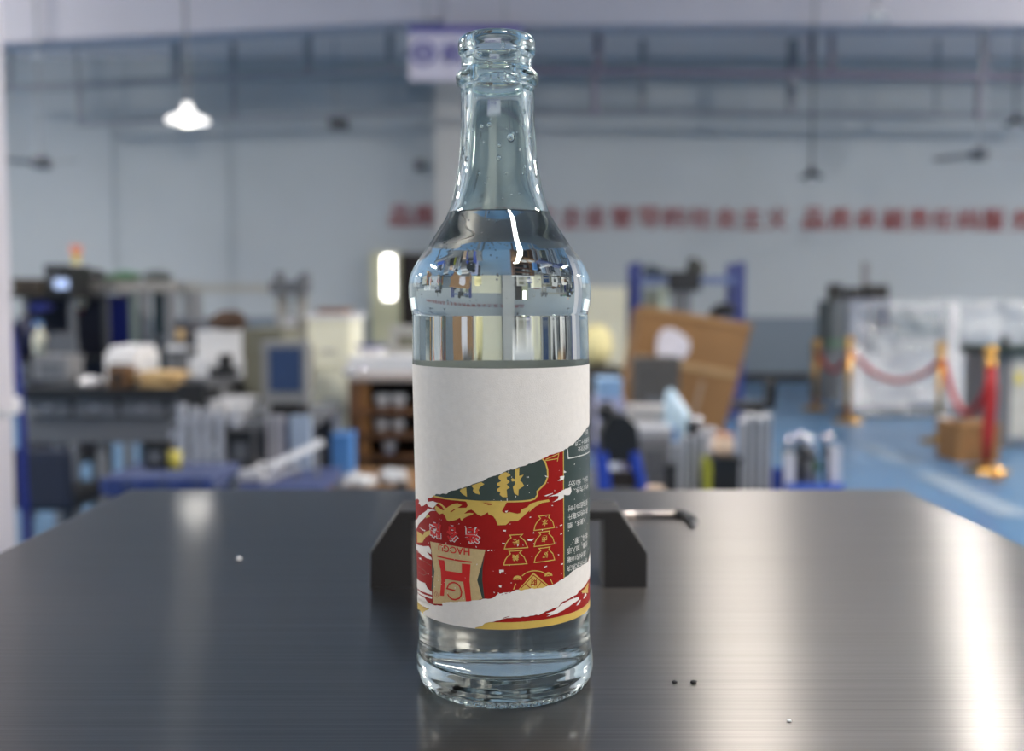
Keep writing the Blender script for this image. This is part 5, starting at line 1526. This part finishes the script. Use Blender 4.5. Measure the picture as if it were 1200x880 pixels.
def sheet(name, polys, layer, m, parent, meshes=()):
    """flat print: polygons in (s, z) cut into strips and bent round the bottle"""
    b = new()
    for poly in polys:
        tri = tessellate_polygon([[Vector((s, z, 0)) for s, z in poly]])
        V = [b.verts.new((s, z, 0)) for s, z in poly]
        for t in tri:
            try:
                b.faces.new([V[i] for i in t])
            except ValueError:
                pass
    for vs, fs in meshes:
        V = [b.verts.new((s, z, 0)) for s, z in vs]
        for f in fs:
            try:
                b.faces.new([V[i] for i in f])
            except ValueError:
                pass
    lo = min(v.co.x for v in b.verts)
    hi = max(v.co.x for v in b.verts)
    k = math.ceil(lo / 2)
    while k * 2 < hi:
        bmesh.ops.bisect_plane(b, geom=list(b.verts) + list(b.edges) + list(b.faces), plane_co=(k * 2, 0, 0), plane_no=(1, 0, 0), dist=1e-5)
        k += 1
    for f in b.faces:
        if f.normal.z < 0:
            f.normal_flip()
    b.normal_update()
    for f in list(b.faces):
        if f.normal.z < 0:
            f.normal_flip()
    for v in b.verts:
        v.co = stick(b, v.co.x, v.co.y, layer)
    return solid(name, b, [m], parent)


def stroke(pts, w, closed=False):
    """a ribbon of width w along a polyline, as quads"""
    P = [Vector(p) for p in pts]
    n = len(P)
    polys = []
    L, Rr = [], []
    for i in range(n):
        a = P[i - 1] if (i > 0 or closed) else None
        c = P[(i + 1) % n] if (i < n - 1 or closed) else None
        t1 = (P[i] - a).normalized() if a is not None else None
        t2 = (c - P[i]).normalized() if c is not None else None
        t1 = t1 or t2
        t2 = t2 or t1
        t = t1 + t2
        t = t.normalized() if t.length > 1e-6 else t1
        nrm = Vector((-t.y, t.x))
        k = 1 / max(.45, nrm.dot(Vector((-t1.y, t1.x))))
        L.append(tuple(P[i] + nrm * w / 2 * k))
        Rr.append(tuple(P[i] - nrm * w / 2 * k))
    for i in range(n if closed else n - 1):
        j = (i + 1) % n
        polys.append([L[i], L[j], Rr[j], Rr[i]])
    return polys


def text(body, s, z, h, w=None, bold=0.0, rot=PI):
    vs, fs, tw, th = glyph_mesh(body, bold)
    k = h / th
    kx = k if w is None else w / tw
    c, si = math.cos(rot), math.sin(rot)
    return [(s + x * kx * c - y * k * si, z + x * kx * si + y * k * c) for x, y in vs], fs


def jag(poly, amp, seed, step=.7):
    """adds torn fibres: fine zigzag along the edges"""
    r = random.Random(seed)
    out = []
    for (a, c) in zip(poly, poly[1:]):
        a, c = Vector(a), Vector(c)
        n = max(1, int((c - a).length / step))
        for k in range(n):
            q = a.lerp(c, k / n)
            if k:
                q += Vector((r.uniform(-amp, amp), r.uniform(-amp, amp)))
            out.append(tuple(q))
    out.append(tuple(poly[-1]))
    return out


M['paper'] = mat('torn_paper', (228, 222, 215), .85, var=.03, scale=420, bump=.32, bscale=2300)
M['lred'] = mat('label_red', (150, 18, 14), .6, var=.05, scale=300, Specular_IOR_Level=.25)
M['lgreen'] = mat('label_dark_green', (52, 66, 60), .42, var=.04, scale=300)
M['lgold'] = mat('label_gold', (204, 172, 84), .42, var=.05, scale=300)
M['lkraft'] = mat('label_kraft', (198, 172, 124), .6, var=.06, scale=900)
M['lbright'] = mat('label_bright_red', (206, 34, 30), .42, var=.03, scale=300)
M['lwhite'] = mat('label_white_ink', (214, 212, 206), .5, var=.03, scale=300)
M['lfade'] = mat('label_faint_red', (172, 84, 66), .5, var=.03, scale=300)
M['lpink'] = mat('label_dull_line', (126, 66, 50), .5, var=.03, scale=300)

Q = LABEL
zb, zt, bt = Q['z_bottom'], Q['z_top'], Q['band_top']
C2 = 2 * PI * R0
lab = sheet('paper_label', [[(-C2 / 2, zb), (C2 / 2, zb), (C2 / 2, zt), (-C2 / 2, zt)]], 0, M['paper'], bottle)
lab['label'] = 'torn paper label printed upside down'
vs0, vs1 = Q['vline']
edge = jag(Q['edge'], .12, 1)
edger = jag(Q['edge_right'], .12, 2)
sx = vs0[0]
red = [(-60, edge[0][1])] + edge + [(sx, edge[-1][1] + .1), (sx, bt), (-60, bt)]
zlow = Q['vline'][1][1] - 3
red2 = [(sx, bt), (72, bt), (72, zlow + 14), (50, zlow + 9), (sx, zlow - 1)]
sheet('red_print', [red, red2], 1, M['lred'], lab)
green = [(sx, zlow - 1), (50, zlow + 9), (72, zlow + 14), (72, edger[-1][1]), ] + edger[::-1]
# keep the panel right of the gold line
green = [(max(s, sx), z) for s, z in green]
cart = Q['cartouche']
# the dark green cartouche lies between the torn edge and its gold frame
i0 = min(range(len(edge)), key=lambda i: (Vector(edge[i]) - Vector(cart[-1])).length)
i1 = min(range(len(edge)), key=lambda i: (Vector(edge[i]) - Vector(cart[0])).length)
cfill = edge[i0:i1 + 1] + cart
sheet('dark_green_print', [green, cfill] + [Q['shieldr'], Q['shieldl']], 2, M['lgreen'], lab)
gold = [Q['gold1'], Q['gold2'], Q['char1'], Q['char2'], Q['char3'], Q['char4'], Q['goldleft2'], Q['goldleft3'], Q['goldright']]
gold += stroke(cart, .62)
gold += [[(-72, zb), (72, zb), (72, bt), (-72, bt)]]
gold += stroke([(sx, edge[-1][1]), (sx, zlow - 1)], .42)
gold += stroke(Q['nline1'], .34) + stroke(Q['nline2'], .34)
for v in Q['vase']:
    gold += stroke(v, .36, True)
gold += stroke(Q['arc'], .36)
for v in Q['stems']:
    gold += stroke(v, .34)
gold += [Q['diamond'], Q['mush'][0], Q['mush'][2]]
gm = [text(ch, p[0], p[1], 2.5, bold=.02) for ch, p in zip('水卤好味美', Q['vchar'])]
sheet('gold_print', gold, 3, M['lgold'], lab, gm)
sheet('kraft_emblem', [Q['kraft']], 3, M['lkraft'], lab)
# details over the gold and the emblem
over = [Q['hole1'], Q['hole2']]
for v in Q['dlines']:
    over += stroke(v, .3)
over += stroke(Q['mush'][1], .2, True) + stroke(Q['mush'][3], .2, True)
p = Q['dchar']
sheet('red_detail_print', over, 4, M['lred'], lab, [text('財', p[0], p[1], 2.6, bold=.015)])
em = [Q['emblem']] + stroke(Q['emline'], .55) + stroke(Q['gring'], .56)
(h0, h1) = Q['haogu']
hg = text('HAOGU', (h0[0] + h1[0]) / 2, (h0[1] + h1[1]) / 2 + 1.0, 2.65, abs(h1[0] - h0[0]), bold=.014)
sheet('emblem_lettering', em, 4, M['lbright'], lab, [hg])
p = Q['reg']
ring = [(p[0] + 1.15 * math.cos(2 * PI * k / 20), p[1] + 1.0 * math.sin(2 * PI * k / 20)) for k in range(20)]
sheet('registered_mark', stroke(ring, .25, True), 4, M['lfade'], lab, [text('R', p[0], p[1], 1.1, bold=.01)])
sheet('faint_lines', stroke(Q['darkline1'], .22) + stroke(Q['darkline2'], .22), 3, M['lpink'], lab)
nm = list(zip('浩谷牌', Q['name']))
wh = (6.3, 6.2, 7.8)
sheet('name_outline', [], 3, M['lwhite'], lab, [text(ch, p[0], p[1], 6.5, w_, bold=.085) for (ch, p), w_ in zip(nm, wh)])
sheet('name_characters', [], 4, M['lbright'], lab, [text(ch, p[0], p[1], 5.6, w_ - .9, bold=.03) for (ch, p), w_ in zip(nm, wh)])
# small white print on the green panel, each row running upside down from the left
tm = []
for (p, body) in Q['rows']:
    n = len(body)
    w = sum(1.0 if ord(c) > 255 else .56 for c in body) * 2.75
    tm.append(text(body, p[0] + w / 2, p[1] + .05, 2.35, w, bold=.006))
for (p, body) in Q['toprows']:
    w = len(body) * 2.4
    tm.append(text(body, p[0] + w / 2, p[1], 2.0, w, bold=.004))
bxl = stroke([Q['box'][0], Q['box'][1], (Q['box'][1][0] + 30, Q['box'][1][1])], .42)
sheet('small_print', bxl, 3, M['lwhite'], lab, tm)
# torn white patches, scratches and flecks over the print
low = jag(Q['low_top'] + [(62, Q['low_top'][-1][1] + 6), (78, Q['low_top'][-1][1] + 8)], .12, 4)
lowb = [(78, Q['low_bot'][0][1] + 4)] + jag(Q['low_bot'], .12, 5)
e = lowb[-1]
s_left = Q['low_top'][0][0]
lowp = low + lowb + [(e[0], zb - .02), (s_left, zb - .02)]
fl = []
rf = random.Random(77)
for k in range(150):
    s, z = rf.uniform(-34, 48), rf.uniform(38, 96)
    if z > 72 and s < -5:
        continue
    r = rf.choice((.12, .14, .18, .22))
    a = rf.uniform(0, 3)
    l = r * rf.uniform(1, 2.2)
    fl.append([(s + l * math.cos(a), z + l * math.sin(a)), (s - r * math.sin(a), z + r * math.cos(a)), (s - l * math.cos(a), z - l * math.sin(a)), (s + r * math.sin(a), z - r * math.cos(a))])
sheet('torn_paper', [lowp] + [jag(t + [t[0]], .06, i)[:-1] for i, t in enumerate(Q['tear'])], 5, M['paper'], lab)
f = sheet('flecks', fl, 5, M['paper'], lab)
f['kind'] = 'stuff'
sheet('gold_corner', [Q['goldleft']], 6, M['lgold'], lab)
